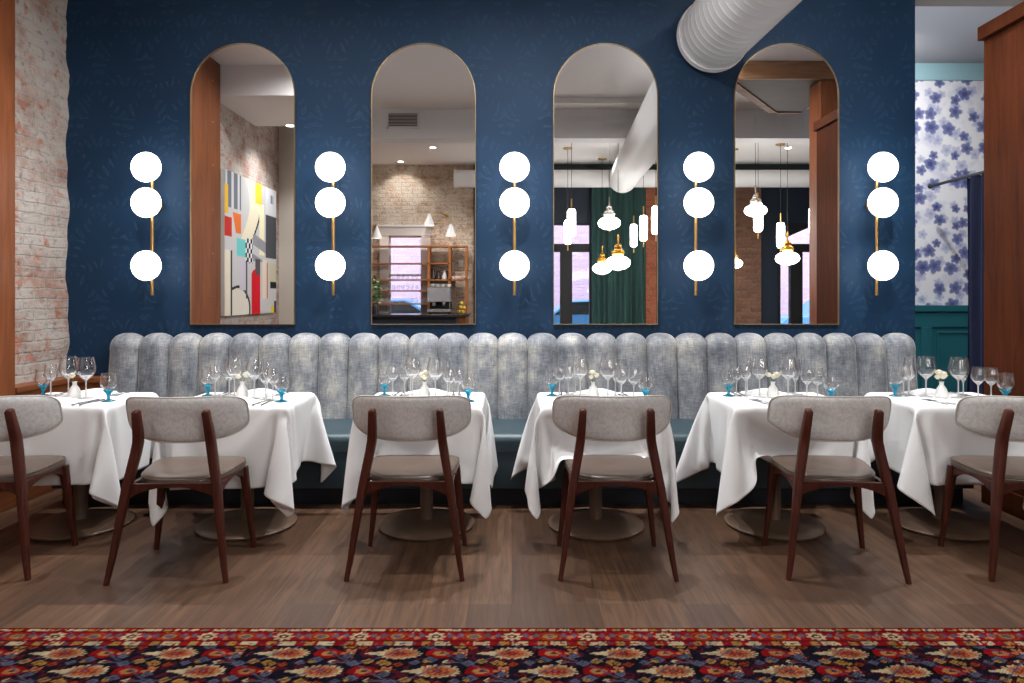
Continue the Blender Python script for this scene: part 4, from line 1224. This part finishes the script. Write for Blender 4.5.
pend('c', 812.4, 207, 234.5, 10.9, 0, 'lit cylinder pendant beside the timber edge in rightmost mirror')
pend('o', 733.0, 258.8, 268.7, 12.0, 'amber', 'oval pendant cut by the left edge of rightmost mirror')

# ------------------------------------------------------------------ recessed downlights with their lamps, some added for fill
def downlight(x, y, z, power, lab, size=95, blend=.9, col=(.985, .99, 1.0), rad=.022, tilt=0.0):
    r = tag(empty('recessed_downlight', (x, y, z)), lab, 'ceiling light', 'recessed ceiling downlights')
    MB().lathe([(.05, -.001), (.075, -.004), (.08, -.002), (.08, 0)], (0, 0, 0), 28, close=False).build('trim_ring', M['white_paint'], r, smooth=50)
    MB().lathe([(.004, -.0025), (.05, -.0025)], (0, 0, 0), 28, close=False).build('lens', M['downlight_glow'], r)
    l = bpy.data.lights.new('downlight_lamp', 'SPOT'); l.energy = power; l.spot_size = math.radians(size); l.spot_blend = blend; l.color = col; l.shadow_soft_size = rad
    lo = bpy.data.objects.new('downlight_lamp', l); COL.objects.link(lo); lo.parent = r; lo.location = (0, 0, -.03 if not tilt else -.14); lo.rotation_euler = (tilt, 0, 0)
PW_T, PW_F, PW_B = 310, 190, 250
for k, x in enumerate((-2.57, -1.57, -.505, .505, 1.62, 2.575)):
    downlight(x, 4.32, CZ - .001, PW_T * (.55, .85, 1, 1, 1, .9)[k], 'recessed downlight in the ceiling above the ' + TN[k], 72)
for k, x in enumerate((-1.88, .03, 1.95)):
    downlight(x, 3.10, CZ - .001, PW_F * (.5, 1.05, .95)[k], 'added fill downlight in front of the tables, ' + ('left one', 'middle one', 'right one')[k] + ' of three', 172, .6)  # added fill row, kept out of the mirrors; brightens wall and floor
downlight(PX(291, 9.0), VY(9.0), 3.599, 110, 'recessed downlight in the low soffit, reflected in leftmost mirror', 120)
downlight(-1.37, -1.57, CZ - .001, PW_B, 'recessed downlight over the bar, nearer one reflected in second mirror', 130)
downlight(-2.13, -2.80, CZ - .001, 75, 'recessed downlight washing the bar brick wall, reflected in second mirror', 130)
downlight(1.6, -1.0, CZ - .001, PW_B, 'added fill downlight over the open floor behind the camera', 140)  # unseen lamp added to fill the room from behind
downlight(4.8, -1.6, CZ - .001, PW_B, 'added fill downlight near the brown brick pier behind the canopy', 140)  # added to lift the dim rear of the room
downlight(5.0, 2.2, CZ - .001, PW_B * .5, 'added fill downlight over the host area right of the canopy', 140)  # added fill on the right side, not a visible fitting
downlight(3.13, 5.55, 3.599, 100, 'unseen tilted downlight in the alcove aimed at the floral wallpaper', 150, col=(1, .99, .98), tilt=1.0)  # unseen lamp hidden behind the navy wall, tilted to brighten the alcove

# ------------------------------------------------------------------ sky through the windows
w = bpy.data.worlds.new('sky'); scene.world = w; w.use_nodes = True
nt = w.node_tree; bg = nt.nodes['Background']
bg.inputs[0].default_value = (.76, .88, 1.0, 1); bg.inputs[1].default_value = 4.2

scene.view_settings.view_transform = 'Standard'
try: scene.view_settings.look = 'None'
except Exception: pass
scene.view_settings.exposure = 0.0; scene.view_settings.gamma = 1.0
try: scene.view_settings.use_curve_mapping = False
except Exception: pass
scene.cycles.use_denoising = True
scene.cycles.max_bounces = 10; scene.cycles.transparent_max_bounces = 24
scene.cycles.diffuse_bounces = 5; scene.cycles.glossy_bounces = 5; scene.cycles.transmission_bounces = 8
scene.cycles.sample_clamp_indirect = 6.0
scene.cycles.caustics_reflective = False; scene.cycles.caustics_refractive = False
